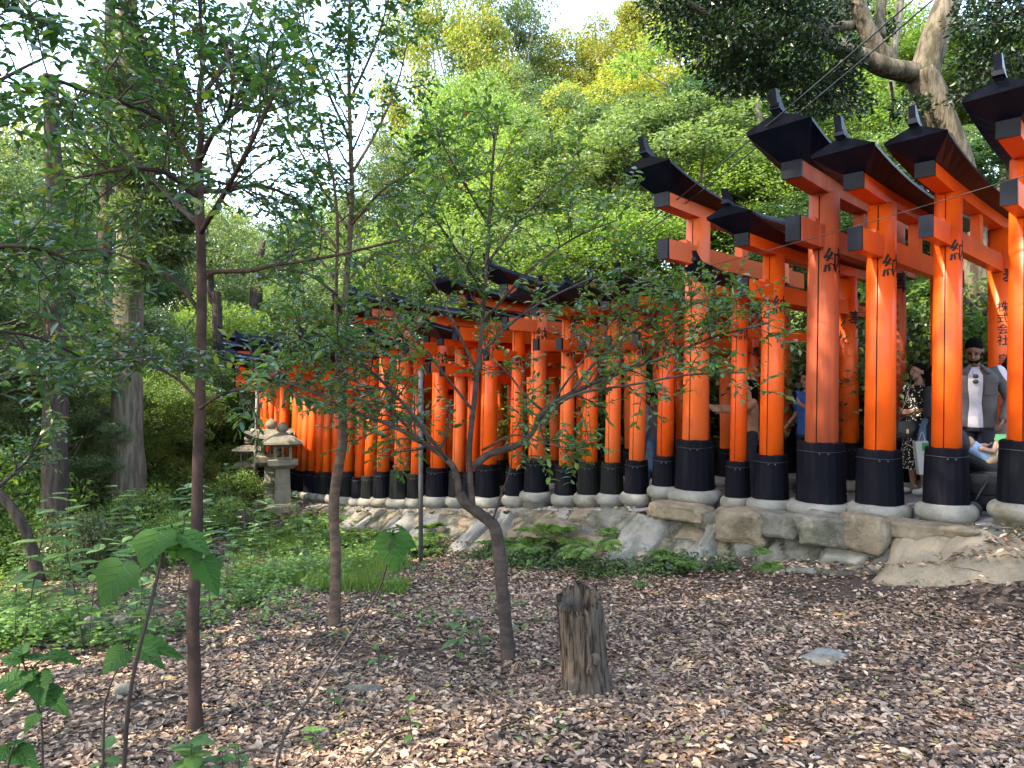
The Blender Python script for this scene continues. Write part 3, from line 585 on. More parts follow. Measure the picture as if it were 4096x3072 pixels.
# ------------------------------------------------------------------ trees with drawn limbs
class Tree:
    def __init__(s, seed): s.dens = 1.0; s.r = np.random.default_rng(seed); s.wood = MB(); s.tw = MB(); s.lp = []; s.ld = []; s.ln = []
    def limb(s, pts, r0, r1, n=8, k=4):
        p = smooth_pts(pts, k); rr = np.linspace(r0, r1, len(p)) * (1 + .07 * vnoise(np.arange(len(p)) * .7 + r0 * 900, 0 * p[:, 0]) * (r0 > .02))
        if r0 > .032: rr[:4] *= [1.45, 1.28, 1.14, 1.05]
        s.wood.add(*tube(p, rr, n)); return p, rr
    def grow(s, p, rr, start, n2, len2, n3=5, len3=.25, nleaf=8, up=.35, spread=1.0, drop=.0):
        r = s.r; L = len(p)
        n2 = max(2, int(round(n2 * s.dens)))
        for i in range(n2):
            f = start + (1 - start) * ((i + r.random()) / n2); a = f * (L - 1); j = int(min(a, L - 2)); base = p[j] + (p[j + 1] - p[j]) * (a - j)
            d0 = p[j + 1] - p[j]; d0 /= np.linalg.norm(d0) + 1e-9; q = r.normal(size=3); q -= d0 * (q @ d0); q /= np.linalg.norm(q) + 1e-9
            d = d0 * .55 + q * .85 * spread + np.array([0, 0, up * .6]); d /= np.linalg.norm(d); ln = len2 * r.uniform(.6, 1.2) * (1.15 - .5 * f)
            b = [base]
            for m_ in range(5):
                d = d + r.normal(size=3) * .16 + np.array([0, 0, up * .10 - drop * .1 * m_]); d /= np.linalg.norm(d); b.append(b[-1] + d * ln / 5)
            b = np.array(b); rb = min(rr[j] * .5, .009 + ln * .008); s.tw.add(*tube(b, np.linspace(rb, .0022, 6), 5, False))
            for m_ in range(n3):
                f3 = (m_ + .3 + r.random() * .6) / n3; a3 = f3 * 5; j3 = int(min(a3, 4)); bs = b[j3] + (b[j3 + 1] - b[j3]) * (a3 - j3)
                dd = b[j3 + 1] - b[j3]; dd /= np.linalg.norm(dd); q = r.normal(size=3); q[2] *= .5; q -= dd * (q @ dd); q /= np.linalg.norm(q) + 1e-9
                d3 = dd * .6 + q * .8; d3 /= np.linalg.norm(d3); l3 = len3 * r.uniform(.6, 1.25); t3 = [bs]
                for _ in range(3): d3 = d3 + r.normal(size=3) * .12; d3 /= np.linalg.norm(d3); t3.append(t3[-1] + d3 * l3 / 3)
                t3 = np.array(t3); s.tw.add(*tube(t3, np.linspace(.0028, .0012, 4), 4, False)); s.leaves(t3, nleaf)
            s.leaves(b[2:], int(nleaf * .8))
    def leaves(s, tw, n):
        r = s.r; L = len(tw)
        for q in range(n):
            f = (q + .5) / n; a = (.1 + .9 * f) * (L - 1); j = int(min(a, L - 2)); base = tw[j] + (tw[j + 1] - tw[j]) * (a - j); dd = tw[j + 1] - tw[j]; dd /= np.linalg.norm(dd) + 1e-9
            side = np.cross(dd, [0, 0, 1.0]); side /= np.linalg.norm(side) + 1e-9; sgn = 1 if q % 2 else -1
            d = dd * .6 + side * sgn * .8 + r.normal(size=3) * .3 + np.array([0, 0, -.12]); s.lp.append(base); s.ld.append(d); s.ln.append(np.array([0, 0, 1.0]) + r.normal(size=3) * .45)
    def finish(s, name, label, cat, bark, leafm, L=.07, W=.03, group=None, origin=None, tmpl=LEAF8):
        o = np.array(origin); rt = empty(name, tuple(o), 0, label, cat, group)
        V = np.vstack(s.wood.v); s.wood.v = [V - o]; s.wood.build('trunk', bark, rt)
        if s.tw.v: V = np.vstack(s.tw.v); s.tw.v = [V - o]; s.tw.build('twigs', M['twig'], rt)
        if s.lp:
            N = len(s.lp); sc_ = s.r.uniform(.65, 1.2, N); V, Fc = leafarray(tmpl, np.array(s.lp) - o, np.array(s.ld), np.array(s.ln), L * sc_, W * 1.3 * sc_ * s.r.uniform(.8, 1.15, N))
            cr = obj('crown', quads_to_mesh('crown', V, Fc, leafm, True), rt)
        return rt
def PP(Y, *pts):
    """pixel polyline at depth Y; a third number in a point offsets the depth"""
    return np.array([P(q[0], q[1], Y + (q[2] if len(q) > 2 else 0)) for q in pts])

# sapling one: straight reddish stem at left
T = Tree(11); Y = 3.9; T.dens = 1.0
p, rr = T.limb(PP(Y, (782, 2960), (778, 2700), (772, 2450), (786, 2200), (790, 1900), (800, 1600), (806, 1300), (806, 1100), (800, 850), (792, 650)), .035, .021, 12, 5)
p, rr = T.limb(PP(Y, (792, 660), (806, 520), (796, 380, .05), (815, 220, .1), (800, 60, .1), (812, -120, .15)), .019, .008, 8); T.grow(p, rr, .3, 14, .36, 5, .2, 7, up=.3)
LM = [((790, 700), (720, 570, .15), (640, 470, .25), (500, 300, .45), (380, 130, .6), 13, 16), ((800, 640), (850, 540, -.1), (905, 470, -.2), (930, 340, -.4), (900, 180, -.4), 11, 14),
      ((800, 470), (740, 330, .3), (700, 150, .5), (690, -100, .6), 9, 13), ((798, 760), (900, 765, .2), (1040, 740, .4), (1200, 800, .5), 9, 12),
      ((788, 790), (660, 690, -.2), (480, 680, -.5), (260, 720, -.6), 9, 12), ((802, 930), (905, 760, -.5), (1010, 560, -.8), (1120, 330, -.9), 9, 14),
      ((800, 400), (880, 280, .5), (980, 120, .9), (1060, -80, 1.1), 9, 14), ((640, 470, .25), (520, 420, -.4), (360, 370, -.8), (180, 300, -1.1), 10, 12),
      ((800, 900), (690, 800, .5), (520, 620, .9), (350, 480, 1.1), 8, 11), ((720, 570, .15), (640, 350, 0), (560, 120, .1), (480, -100, .2), 9, 14), ((905, 470, -.2), (1020, 380, .1), (1120, 260, .3), (1210, 200, .4), 8, 10)]
for q in LM:
    pts, n2, n3 = q[:-2], q[-2], q[-1]; p, rr = T.limb(PP(Y, *pts), .017, .006, 6); T.grow(p, rr, .25, n2, .42, 5, .22, 7, up=.3)
p, rr = T.limb(PP(Y, (803, 1135), (850, 1090), (1000, 1083, -.1), (1100, 1060, -.15), (1300, 1030, -.2), (1600, 960, -.3)), .015, .006, 7); T.grow(p, rr, .5, 7, .30, 3, .18, 5, up=.2)
p, rr = T.limb(PP(Y, (795, 1240), (700, 1120, .1), (560, 1050, .2), (400, 1000, .3), (230, 1010, .4)), .012, .005, 6); T.grow(p, rr, .3, 10, .34, 4, .2, 7, up=.1)
p, rr = T.limb(PP(Y, (793, 1640), (880, 1580, -.2), (1020, 1540, -.3), (1150, 1500, -.35)), .010, .004, 6); T.grow(p, rr, .2, 8, .26, 4, .18, 7, up=.1)
p, rr = T.limb(PP(Y, (793, 1600), (700, 1510, .2), (560, 1450, .3), (420, 1430, .35)), .010, .004, 6); T.grow(p, rr, .2, 9, .28, 4, .18, 7, up=.1)
o1 = P(782, 2890, Y); o1[2] = gz(o1[0], o1[1])
T.finish('sapling_tree', 'straight slim tree with reddish smooth stem in the left foreground', 'tree', M['bark_sap'], M['lf_sap'], .060, .025, 'young evergreen trees on the leafy slope', o1)

# sapling two: twin stem in front of the gates
T = Tree(12); Y = 6.3; T.dens = .75
p, rr = T.limb(PP(Y, (1335, 2560), (1340, 2400), (1342, 2200), (1335, 2020), (1352, 1880), (1372, 1760), (1368, 1620), (1372, 1500)), .050, .036, 12, 4)
p2, r2 = T.limb(PP(Y, (1372, 1620), (1382, 1400), (1384, 1150), (1400, 950), (1408, 780), (1400, 500), (1395, 250), (1400, 0), (1400, -250)), .032, .010, 9); T.grow(p2, r2, .42, 26, .75, 6, .28, 8, up=.3)
p2, r2 = T.limb(PP(Y, (1362, 1620), (1348, 1400), (1345, 1150), (1350, 900, -.1), (1330, 700, -.2), (1280, 500, -.3)), .020, .009, 8); T.grow(p2, r2, .5, 12, .6, 5, .26, 8, up=.3)
for pts, n2 in [(((1388, 1300), (1480, 1272), (1580, 1270, .2), (1700, 1310, .4)), 7), (((1385, 1420), (1440, 1370), (1560, 1340, -.2), (1700, 1290, -.4)), 6), (((1375, 1760), (1430, 1690), (1540, 1660, .2), (1640, 1690, .4)), 7),
                (((1402, 930), (1280, 740, .3), (1180, 560, .5), (1130, 380, .6)), 14), (((1405, 900), (1530, 760, -.3), (1660, 680, -.5), (1760, 600, -.6)), 12),
                (((1405, 700), (1520, 500, .4), (1600, 300, .7), (1640, 100, .9)), 13), (((1400, 560), (1300, 340, -.4), (1230, 150, -.7), (1200, -40, -.8)), 13),
                (((1400, 400), (1500, 180, -.3), (1560, -20, -.5)), 10), (((1345, 1120), (1250, 1010, .3), (1130, 960, .5)), 7), (((1352, 1000), (1240, 860, .3), (1120, 770, .5), (980, 720, .6)), 11), (((1350, 1180), (1220, 1090, -.2), (1080, 1080, -.4)), 7), (((1385, 1130), (1500, 1020, .3), (1640, 960, .5)), 8)]:
    p2, r2 = T.limb(PP(Y, *pts), .014, .006, 6); T.grow(p2, r2, .25, n2, .48, 5, .26, 7, up=.25)
o2 = P(1335, 2515, Y); o2[2] = gz(o2[0], o2[1])
T.finish('sapling_tree', 'pale grey stemmed young tree forking into twin stems before the gates', 'tree', M['bark_tan'], M['lf_sap'], .070, .030, 'young evergreen trees on the leafy slope', o2)

# sapling three: crooked trunk, wide crown over the gates
T = Tree(13); Y = 5.2; T.dens = .62
p, rr = T.limb(PP(Y, (2036, 2690), (2026, 2540), (2008, 2350), (1996, 2210), (1978, 2110), (1925, 2060), (1870, 2020), (1838, 1975)), .050, .036, 12, 5)
A, rA = T.limb(PP(Y, (1890, 2030), (1880, 1900), (1878, 1780), (1902, 1560), (1925, 1350), (1938, 1180), (1955, 930), (1968, 700), (1980, 500)), .024, .007, 9)
T.grow(A, rA, .5, 22, .55, 5, .24, 7, up=.35)
T.dens = .85
p2, r2 = T.limb(PP(Y, (1838, 1980), (1826, 1900), (1795, 1845, .0), (1700, 1775, .1), (1560, 1700, .2), (1400, 1640, .3), (1230, 1560, .4), (1050, 1500, .5)), .026, .007, 9); T.grow(p2, r2, .35, 24, .55, 6, .24, 8, up=.25)
p2, r2 = T.limb(PP(Y, (1790, 1842), (1680, 1700, -.2), (1600, 1600, -.3), (1480, 1480, -.5), (1330, 1360, -.6), (1180, 1310, -.7)), .014, .006, 7); T.grow(p2, r2, .3, 20, .5, 6, .22, 8, up=.25)
p2, r2 = T.limb(PP(Y, (1700, 1775), (1560, 1640, .4), (1420, 1520, .6), (1300, 1450, .8), (1100, 1420, 1.0)), .012, .005, 7); T.grow(p2, r2, .3, 18, .5, 6, .22, 8, up=.2)
p2, r2 = T.limb(PP(Y, (1890, 1870), (1960, 1815), (2060, 1785), (2130, 1730), (2168, 1650), (2290, 1570, .1), (2480, 1490, .15), (2680, 1420, .1), (2850, 1350, 0), (3080, 1290, -.2)), .028, .006, 9); T.grow(p2, r2, .55, 26, .50, 6, .22, 7, up=.45)
p2, r2 = T.limb(PP(Y, (2160, 1700), (2230, 1620, -.1), (2330, 1570, -.2), (2520, 1540, -.3), (2750, 1500, -.4), (2980, 1490, -.5)), .014, .005, 7); T.grow(p2, r2, .4, 11, .42, 4, .2, 6, up=.15)
p2, r2 = T.limb(PP(Y, (2168, 1640), (2100, 1580), (2030, 1490, .1), (1960, 1420, .2), (1930, 1340, .3)), .011, .004, 6); T.grow(p2, r2, .3, 9, .40, 4, .2, 6, up=.3)
p2, r2 = T.limb(PP(Y, (2290, 1560), (2400, 1430, .2), (2560, 1310, .3), (2740, 1230, .3), (2900, 1180, .3)), .012, .005, 6); T.grow(p2, r2, .3, 20, .42, 6, .2, 7, up=.5)
p2, r2 = T.limb(PP(Y, (2150, 1700), (2300, 1480, .4), (2420, 1330, .6), (2500, 1200, .8)), .010, .004, 6); T.grow(p2, r2, .3, 12, .42, 5, .2, 6, up=.5)
p2, r2 = T.limb(PP(Y, (1930, 1800), (2060, 1740, -.3), (2200, 1780, -.5), (2360, 1800, -.6)), .009, .003, 6); T.grow(p2, r2, .15, 12, .30, 5, .18, 7, up=.1)
T.dens = .6
for pts, n2 in [(((1945, 1060), (2080, 880, .2), (2220, 740, .4), (2340, 640, .5)), 13), (((1930, 1290), (2120, 1080, -.3), (2300, 950, -.5), (2470, 880, -.6)), 15), (((1905, 1480), (1780, 1220, .3), (1660, 1010, .5), (1560, 860, .6)), 15),
                (((1955, 900), (1850, 720, -.3), (1760, 560, -.5)), 10), (((1938, 1180), (1800, 960, -.4), (1700, 820, -.6)), 12), (((1915, 1420), (2100, 1250, .4), (2350, 1120, .6), (2560, 1050, .7)), 14), (((1890, 1640), (1700, 1400, 0), (1560, 1230, .1), (1480, 1100, .2)), 14)]:
    p2, r2 = T.limb(PP(Y, *pts), .011, .004, 6); T.grow(p2, r2, .2, n2, .42, 5, .2, 7, up=.3)
p2, r2 = T.limb(PP(Y, (1965, 2100), (2000, 1990, -.1), (2040, 1880, -.2), (2050, 1780, -.2)), .008, .004, 6)
o3 = P(2036, 2625, Y); o3[2] = gz(o3[0], o3[1])
T.finish('sapling_tree', 'crooked young tree with bent trunk and wide crown across the gates', 'tree', M['bark_sg'], M['lf_sap_red'], .062, .027, 'young evergreen trees on the leafy slope', o3)

# leafy boughs of a tree standing just outside the left edge
T = Tree(14); Y = 3.3; T.dens = .6
p, rr = T.limb(np.array([(-3.3, 3.2, gz(-3.3, 3.2) - .1), (-3.28, 3.2, 1.2), (-3.2, 3.25, 2.6), (-3.1, 3.3, 4.2)]), .07, .03, 12)
for pts, n2, up in [(((-350, 1100), (-100, 1000, .2), (120, 990, .3), (330, 1060, .5)), 13, .1), (((-350, 700), (-150, 420, .2), (40, 300, .3), (200, 220, .5)), 12, .2), (((-350, 1400), (-100, 1330, .5), (150, 1350, .8), (420, 1480, 1.1)), 13, 0),
                (((-350, 300), (-150, 80, .2), (50, -20, .3), (220, 20, .5)), 12, .2), (((-350, 1250), (-150, 1150, 1.0), (60, 1120, 1.5), (300, 1200, 1.8)), 14, .1), (((-350, 1650), (-120, 1560, .9), (150, 1500, 1.4), (300, 1560, 1.8)), 13, .05)]:
    p2, r2 = T.limb(PP(Y, *pts), .016, .005, 6); T.grow(p2, r2, .2, n2, .42, 5, .22, 7, up=up)
T.finish('sapling_tree', 'dark leaved tree whose boughs reach in from the left edge', 'tree', M['bark_sap'], M['lf_sap'], .072, .033, 'young evergreen trees on the leafy slope', (-3.3, 3.2, gz(-3.3, 3.2)))

# ------------------------------------------------------------------ broad background trees: shared crown meshes
def crown_mesh(name, seed, R_, Hh, ncl, nl, leafL, m, style='round', cr=.9):
    """crown of leaf clumps inside an ellipsoid radius R_, half height Hh, centre at the origin"""
    r = np.random.default_rng(seed); c = rdir(ncl) * (r.uniform(.45, 1.0, ncl) ** .6)[:, None]
    c *= (1 + .22 * vnoise(c[:, 0] * 1.5 + seed, c[:, 1] * 1.5, c[:, 2] * 1.5))[:, None]; c *= [R_, R_, Hh]
    per = nl // ncl; cs = r.uniform(.6, 1.25, ncl) * cr; q = r.normal(size=(ncl, per, 3)); q /= np.linalg.norm(q, axis=2)[:, :, None]
    q *= (r.uniform(.3, 1, (ncl, per)) ** .5)[:, :, None] * cs[:, None, None] * np.array([1, 1, .66])
    pos = c[:, None, :] + q; pos[:, :, 2] -= .22 * (q[:, :, 0] ** 2 + q[:, :, 1] ** 2) / cr
    pos = pos.reshape(-1, 3); N = len(pos); out = q.reshape(-1, 3).copy(); out[:, 2] = -.25 * np.abs(out[:, 2]); d = out + r.normal(size=(N, 3)) * .5 * cr
    nrm = np.array([0, 0, 1.]) + r.normal(size=(N, 3)) * .55 + q.reshape(-1, 3) / cr * .5; s = r.uniform(.6, 1.3, N)
    V, Fc = leafarray(LEAF4, pos, d, nrm, leafL * s, leafL * .95 * s)
    return np_mesh(name, V, Fc, m, smooth=False), c
def trunk_mesh(name, seed, Ht, r0, cl, bark, lean=.0, base_c=None):
    """trunk from the origin to height Ht, limbs toward some clump centres cl (already in tree space)"""
    r = np.random.default_rng(seed); mb = MB(); n = 9; z = np.linspace(-.4, Ht, n); wob = np.cumsum(r.normal(size=(n, 2)) * .09 * Ht / 8, axis=0); wob -= wob[0]
    pts = np.stack([wob[:, 0] + lean * z, wob[:, 1], z], 1); pts = smooth_pts(pts, 3); rr = r0 * (1 - .62 * np.linspace(0, 1, len(pts))); rr[0] *= 1.5; rr[1] *= 1.2
    mb.add(*tube(pts, rr, 12))
    for c in cl[r.choice(len(cl), min(16, len(cl)), replace=False)]:
        f = r.uniform(.45, .98); j = int(f * (len(pts) - 1)); b = pts[j]; mid = (b + c) / 2 + r.normal(size=3) * .25; mid[2] -= .1 * np.linalg.norm(c - b)
        mb.add(*tube(smooth_pts(np.array([b, mid, c]), 4), np.linspace(rr[j] * .5, .03, 9), 6, False))
    return mb.mesh(name, bark)
KIND = {}
def kind(key, seed, R_, Hh, ncl, nl, L, leafm, Ht, r0, bark, cr=.9):
    me, c = crown_mesh(key + '_crown', seed, R_, Hh, ncl, nl, L, M[leafm], cr=cr); c = c + np.array([0, 0, Ht]); me.transform(Matrix.Translation((0, 0, Ht)))
    zz_ = np.empty(len(me.vertices) * 3, np.float32); me.vertices.foreach_get('co', zz_); zz_ = zz_.reshape(-1, 3)[:, 2]
    KIND[key] = (me, trunk_mesh(key + '_trunk', seed + 1, Ht, r0, c, M[bark]), float(np.percentile(zz_, 99.5)))
kind('dark', 21, 3.6, 3.4, 105, 44000, .13, 'lf_dark', 8, .26, 'bark_grey', .85)
kind('mid', 22, 3.6, 3.6, 110, 46000, .125, 'lf_mid', 8, .24, 'bark_grey', .8)
kind('bright', 23, 3.2, 2.6, 110, 42000, .12, 'lf_bright', 6.5, .16, 'bark_dark', .85)
kind('yellow', 24, 3.8, 3.6, 115, 48000, .125, 'lf_yellow', 8.5, .26, 'bark_pale', .8)
kind('mid2', 25, 3.0, 4.6, 110, 46000, .125, 'lf_mid', 8, .22, 'bark_pale', .85)
kind('thin', 29, 3.8, 3.0, 90, 15000, .16, 'lf_mid', 8, .24, 'bark_grey', 1.0)
kind('bush', 26, 1.2, .85, 50, 9000, .085, 'lf_mid', .85, .03, 'bark_dark', .42)
kind('bushm', 27, 1.1, .8, 45, 7500, .085, 'lf_bright', .8, .03, 'bark_dark', .42)
kind('bushb', 28, 1.1, .7, 55, 8000, .085, 'lf_bright', .9, .025, 'bark_dark', .40)
TREES = []
adj = {'dark': 'dark evergreen', 'mid': 'green broadleaf', 'bright': 'fresh light green maple like', 'yellow': 'sunlit yellow green', 'mid2': 'tall narrow green', 'bush': 'dark leafy', 'bushm': 'mid green', 'bushb': 'pale fresh green'}
def place(key, x, y, s=1.0, sz=1.0, z=None, label=None, group=None, name=None):
    me, tm, top = KIND[key]; z = gz(x, y) - .05 if z is None else z; bush = key.startswith('bush')
    rt = empty(name or ('shrub' if bush else 'forest_tree'), (x, y, z), rng.uniform(0, 6.28), label, 'shrub' if bush else 'tree', group); rt.scale = (s, s, s * sz)
    obj('trunk' if not bush else 'stem', tm, rt); obj('crown', me, rt); TREES.append(rt); return rt
def top_at(px, py, Y, key, s=1.0, label=None, group='forest trees behind the gates'):
    """tree whose crown top shows near (px, py) at distance Y: height scaled to suit"""
    x = (px - 2048) / F * Y; z0 = gz(x, Y); ztop = CAMZ - (py - 1536) / F * Y; tot = KIND[key][2]; sz = (ztop - z0) / (tot * s)
    return place(key, x, Y, s, max(.45, sz), label=label, group=group)
W_ = 'forest trees behind the gates'
spots = [  # px, top py, Y, kind, scale
    (1800, -60, 36, 'yellow', 1.0), (1990, -60, 40, 'mid2', 1.15), (1900, 330, 27, 'bright', .85), (2110, 330, 30, 'mid', .95),
    (2250, 170, 42, 'yellow', 1.05), (2420, 110, 44, 'yellow', 1.05), (2640, -60, 42, 'yellow', 1.15), (2820, 60, 36, 'yellow', 1.05), (2480, 330, 28, 'yellow', .9), (2200, 520, 22, 'bright', .8),
    (2420, 420, 21, 'mid', .85), (2680, 450, 18.5, 'mid', .9), (2900, 330, 20, 'dark', .85), (2560, 820, 17, 'bright', .7), (2240, 940, 17.5, 'bright', .7), (3050, 600, 17, 'bright', .7),
    (3080, 60, 30, 'bright', 1.2), (3300, -100, 32, 'yellow', 1.1), (3520, 120, 27, 'bright', 1.0), (3760, 160, 26, 'bright', 1.0), (4000, 300, 24, 'bright', 1.0), (3280, 350, 19, 'bright', .75), (4150, 100, 30, 'mid', 1.1), (3560, 560, 17, 'mid', .65),
    (3900, 760, 14.5, 'dark', .6), (3350, 850, 15, 'dark', .6),
    (130, 560, 19, 'mid2', .7), (-150, 430, 17, 'mid', .8), (330, 700, 28, 'yellow', .8), (60, 500, 30, 'yellow', 1.0), (500, 720, 26, 'mid', .8), (-500, 100, 22, 'mid', 1.2),
    (780, 790, 36, 'yellow', .85), (940, 860, 44, 'mid', .9), (1150, 900, 46, 'mid', .95), (1300, 780, 40, 'bright', .8), (1500, 720, 34, 'bright', .8), (1000, 1100, 30, 'mid', .7), (700, 1080, 28, 'mid', .8), (1180, 1150, 30, 'bright', .7), (850, 1200, 24, 'bright', .62), (1060, 1230, 33, 'bright', .7), (1370, 1080, 25, 'mid', .7), (640, 1250, 22, 'bright', .6),
    (1560, 980, 22, 'mid', .75), (1800, 860, 20, 'bright', .75), (2020, 880, 19, 'mid', .7), (1660, 560, 30, 'mid', .8),
    (90, 1430, 15, 'bright', .42), (300, 1380, 18, 'bright', .5), (620, 1460, 15.5, 'bright', .38), (200, 1540, 12.5, 'mid', .33), (480, 1520, 19, 'bright', .5), (740, 1400, 20, 'bright', .5), (-60, 1300, 13, 'mid', .45), (980, 1330, 24, 'bright', .5), (430, 1200, 17, 'mid', .6), (-250, 800, 11, 'mid', .7)]
ords = {}
for px, py, Y, key, s in spots:
    side = 'above the gates' if px > 1500 else ('beyond the far gates' if px > 900 else 'in the left woods')
    kk = (key, side); ords[kk] = ords.get(kk, 0) + 1
    top_at(px, py, Y, key, s, f"{adj[key]} tree {side}", W_)
# number the look-alikes by their place in the photo
from collections import defaultdict
grp = defaultdict(list)
for o in TREES: grp[o['label']].append(o)
for lab, os_ in grp.items():
    os_.sort(key=lambda o: o.location.x / o.location.y)
    for i_, o in enumerate(os_):
        if len(os_) > 1: o['label'] = lab + f", {ordn(i_ + 1)} from the left"
# undergrowth shrubs behind the path and in the left wood
def label_set(lst, lab):
    lst.sort(key=lambda o: o.location.x / max(o.location.y, .1))
    for i_, o in enumerate(lst): o['label'] = f"{lab}, {ordn(i_ + 1)} from the left"
sh = []
for q in range(44):
    t = -3.5 + q * .62; x, y, h = near(t); d = 3.75 + (q % 3) * .85 + rng.uniform(-.2, .3); x = float(x + d * math.cos(h)); y = float(y + d * math.sin(h))
    sh.append(place(['bush', 'bushm', 'bush', 'bushb', 'bush'][q % 5], x, y, rng.uniform(.9, 1.35), rng.uniform(.9, 1.5), group='shrubs on the bank behind the path'))
label_set(sh, 'leafy shrub on the bank behind the gates')
sh = []
for px, Y, s, key in [(340, 9.8, .55, 'bush'), (120, 10.5, .6, 'bushm'), (560, 12, .6, 'bushm'), (-60, 11, 1.0, 'bushm'), (230, 13.5, .9, 'bush'), (420, 15, .9, 'bushm'), (700, 16, .8, 'bushb'), (600, 20, 1.1, 'bushb'), (850, 19, 1.0, 'bushb'), (280, 18, 1.3, 'bushm'),
                      (60, 16, 1.4, 'bush'), (760, 23, 1.4, 'bushb'), (960, 26, 1.4, 'bushb'), (500, 24, 1.6, 'bushm'), (900, 32, 2.2, 'bushb'), (650, 30, 2.2, 'bushb'), (400, 30, 2.4, 'bushm'), (120, 26, 2.2, 'bushm'), (-200, 20, 2.0, 'bushm'), (960, 15, .5, 'bushm'), (870, 13, .42, 'bushb'), (680, 10.5, .38, 'bushm'), (1050, 22, 1.1, 'bushb'), (480, 17.5, 1.0, 'bushb')]:
    x = (px - 2048) / F * Y; sh.append(place(key, x, Y, s, rng.uniform(.9, 1.2), group='shrubs in the left wood'))
label_set(sh, 'leafy shrub in the undergrowth of the left wood')
# unseen trees added to shade the slope, left of and behind the viewer
sh = []
for x, y, s, key in [(-6.2, 3.4, .9, 'thin'), (-10.5, 4.5, 1.1, 'thin'), (-8.5, -1.8, 1.05, 'thin'), (-2.0, -5.0, 1.0, 'thin'), (-18, -6, 1.2, 'thin'), (2.5, -7.5, .95, 'thin'), (-19, 8, .9, 'thin'), (-10, -8, 1.2, 'thin')]:
    sh.append(place(key, x, y, s, 1.6 if y > 3 else 1.35, group='added shade trees left of and behind the viewer'))
for i_, o in enumerate(sh): o['label'] = f"tall shading tree added out of view beside the slope, {ordn(i_ + 1)} of eight"

# ------------------------------------------------------------------ big named trees: right giant, left trunk
def clump_leaves(cen, rad, n, L, r, flat=.55):
    q = r.normal(size=(n, 3)); q /= np.linalg.norm(q, axis=1)[:, None]; q *= (r.uniform(.2, 1, n) ** .5)[:, None] * rad * np.array([1, 1, flat]); pos = cen + q
    return pos, q + r.normal(size=(n, 3)) * .5 * rad, np.array([0, 0, 1.]) + r.normal(size=(n, 3)) * .5
def big_tree(name, label, origin, limbs, clumps, bark, leafm, L, seed, group=None):
    r = np.random.default_rng(seed); o = np.array(origin, float); rt = empty(name, tuple(o), 0, label, 'tree', group)
    mb = MB()
    for pts, r0, r1 in limbs:
        p = smooth_pts(pts, 6); rr = np.linspace(r0, r1, len(p)); v, f = tube(p, rr, 18)
        v = v + (fbm(v[:, 0] * 2, v[:, 1] * 2, v[:, 2] * 1.2, 2) * .03)[:, None]; mb.add(v - o, f)
    mb.build('trunk', bark, rt); ps, ds, ns = [], [], []; tw = MB()
    for c, rad, n in clumps:
        a, b, d = clump_leaves(np.array(c), rad, n, L, r); ps.append(a); ds.append(b); ns.append(d)
        for _ in range(5): e = c + rdir(1)[0] * rad * .8 * [1, 1, .5]; tw.add(*tube(smooth_pts(np.array([c + [0, 0, -.2 * rad], (c + e) / 2 + rdir(1)[0] * .1, e]), 3), .012, 4, False))
    if ps:
        ps = np.vstack(ps); s = r.uniform(.6, 1.3, len(ps)); V, Fc = leafarray(LEAF4, ps - o, np.vstack(ds), np.vstack(ns), L * s, L * .8 * s)
        V2 = np.vstack(tw.v); tw.v = [V2 - o]; tw.build('twigs', M['bark_dark'], rt); obj('crown', np_mesh('crown', V, Fc, leafm, smooth=False), rt)
    return rt
Yb = 11.5
limbs = [(PP(Yb, (3925, 2000), (3915, 1700), (3905, 1300), (3880, 1000), (3830, 700), (3745, 450), (3680, 290)), .30, .245),
         (PP(Yb, (3690, 320), (3740, 150), (3800, -20), (3850, -250)), .23, .17), (PP(Yb, (3680, 300), (3540, 270, -.2), (3440, 225, -.3), (3300, 170, -.4), (3180, 140, -.5)), .17, .08),
         (PP(Yb, (3560, 265, -.1), (3480, 150, -.2), (3430, 0, -.2), (3400, -200, 0)), .14, .11), (PP(Yb, (3520, 150), (3520, 60, .2), (3540, -100, .3)), .08, .07),
         (PP(Yb, (3420, 100, -.1), (3200, 120, -.8), (3000, 125, -1.1), (2870, 80, -1.2), (2760, 10, -1.3)), .075, .035), (PP(Yb, (3560, 330), (3570, 420), (3555, 490), (3580, 540)), .025, .008)]
cl = []
r = np.random.default_rng(5)
for px, py, dy, rad, n in [(2780, 60, -1, .8, 1400), (2900, 180, -1.2, .75, 1300), (3000, 60, -1, .8, 1400), (3080, 230, -1, .8, 1400), (3170, 100, -.8, .7, 1200), (2960, 300, -1, .55, 800), (3180, 320, -1, .55, 800), (3300, 260, -.5, .6, 1000), (3300, 40, .2, .7, 1100), (3120, -60, -1, .8, 1200),
                           (2860, -50, -1, .8, 1200), (3360, 340, 0, .4, 500), (3250, 420, -.6, .4, 500), (3480, 120, .8, .45, 500), (2700, -30, -1, .6, 700), (3420, 420, .5, .35, 300), (3640, 430, -.3, .35, 250), (3900, 80, 1, .5, 300)]:
    cl.append((P(px, py, Yb + dy), rad * .95, int(n * 1.25)))
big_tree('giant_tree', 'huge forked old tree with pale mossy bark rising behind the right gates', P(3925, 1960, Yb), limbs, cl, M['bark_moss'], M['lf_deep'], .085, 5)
cl = [(P(px, py, 9.5 + dy), rad, n) for px, py, dy, rad, n in [(3980, 60, 0, .6, 1200), (4060, 200, 0, .6, 1200), (3930, 230, .2, .45, 800), (3990, 330, 0, .5, 900), (4100, 360, 0, .6, 900), (4120, 30, .3, .7, 1200), (3890, 380, .2, .3, 400), (4060, -80, 0, .7, 900)]]
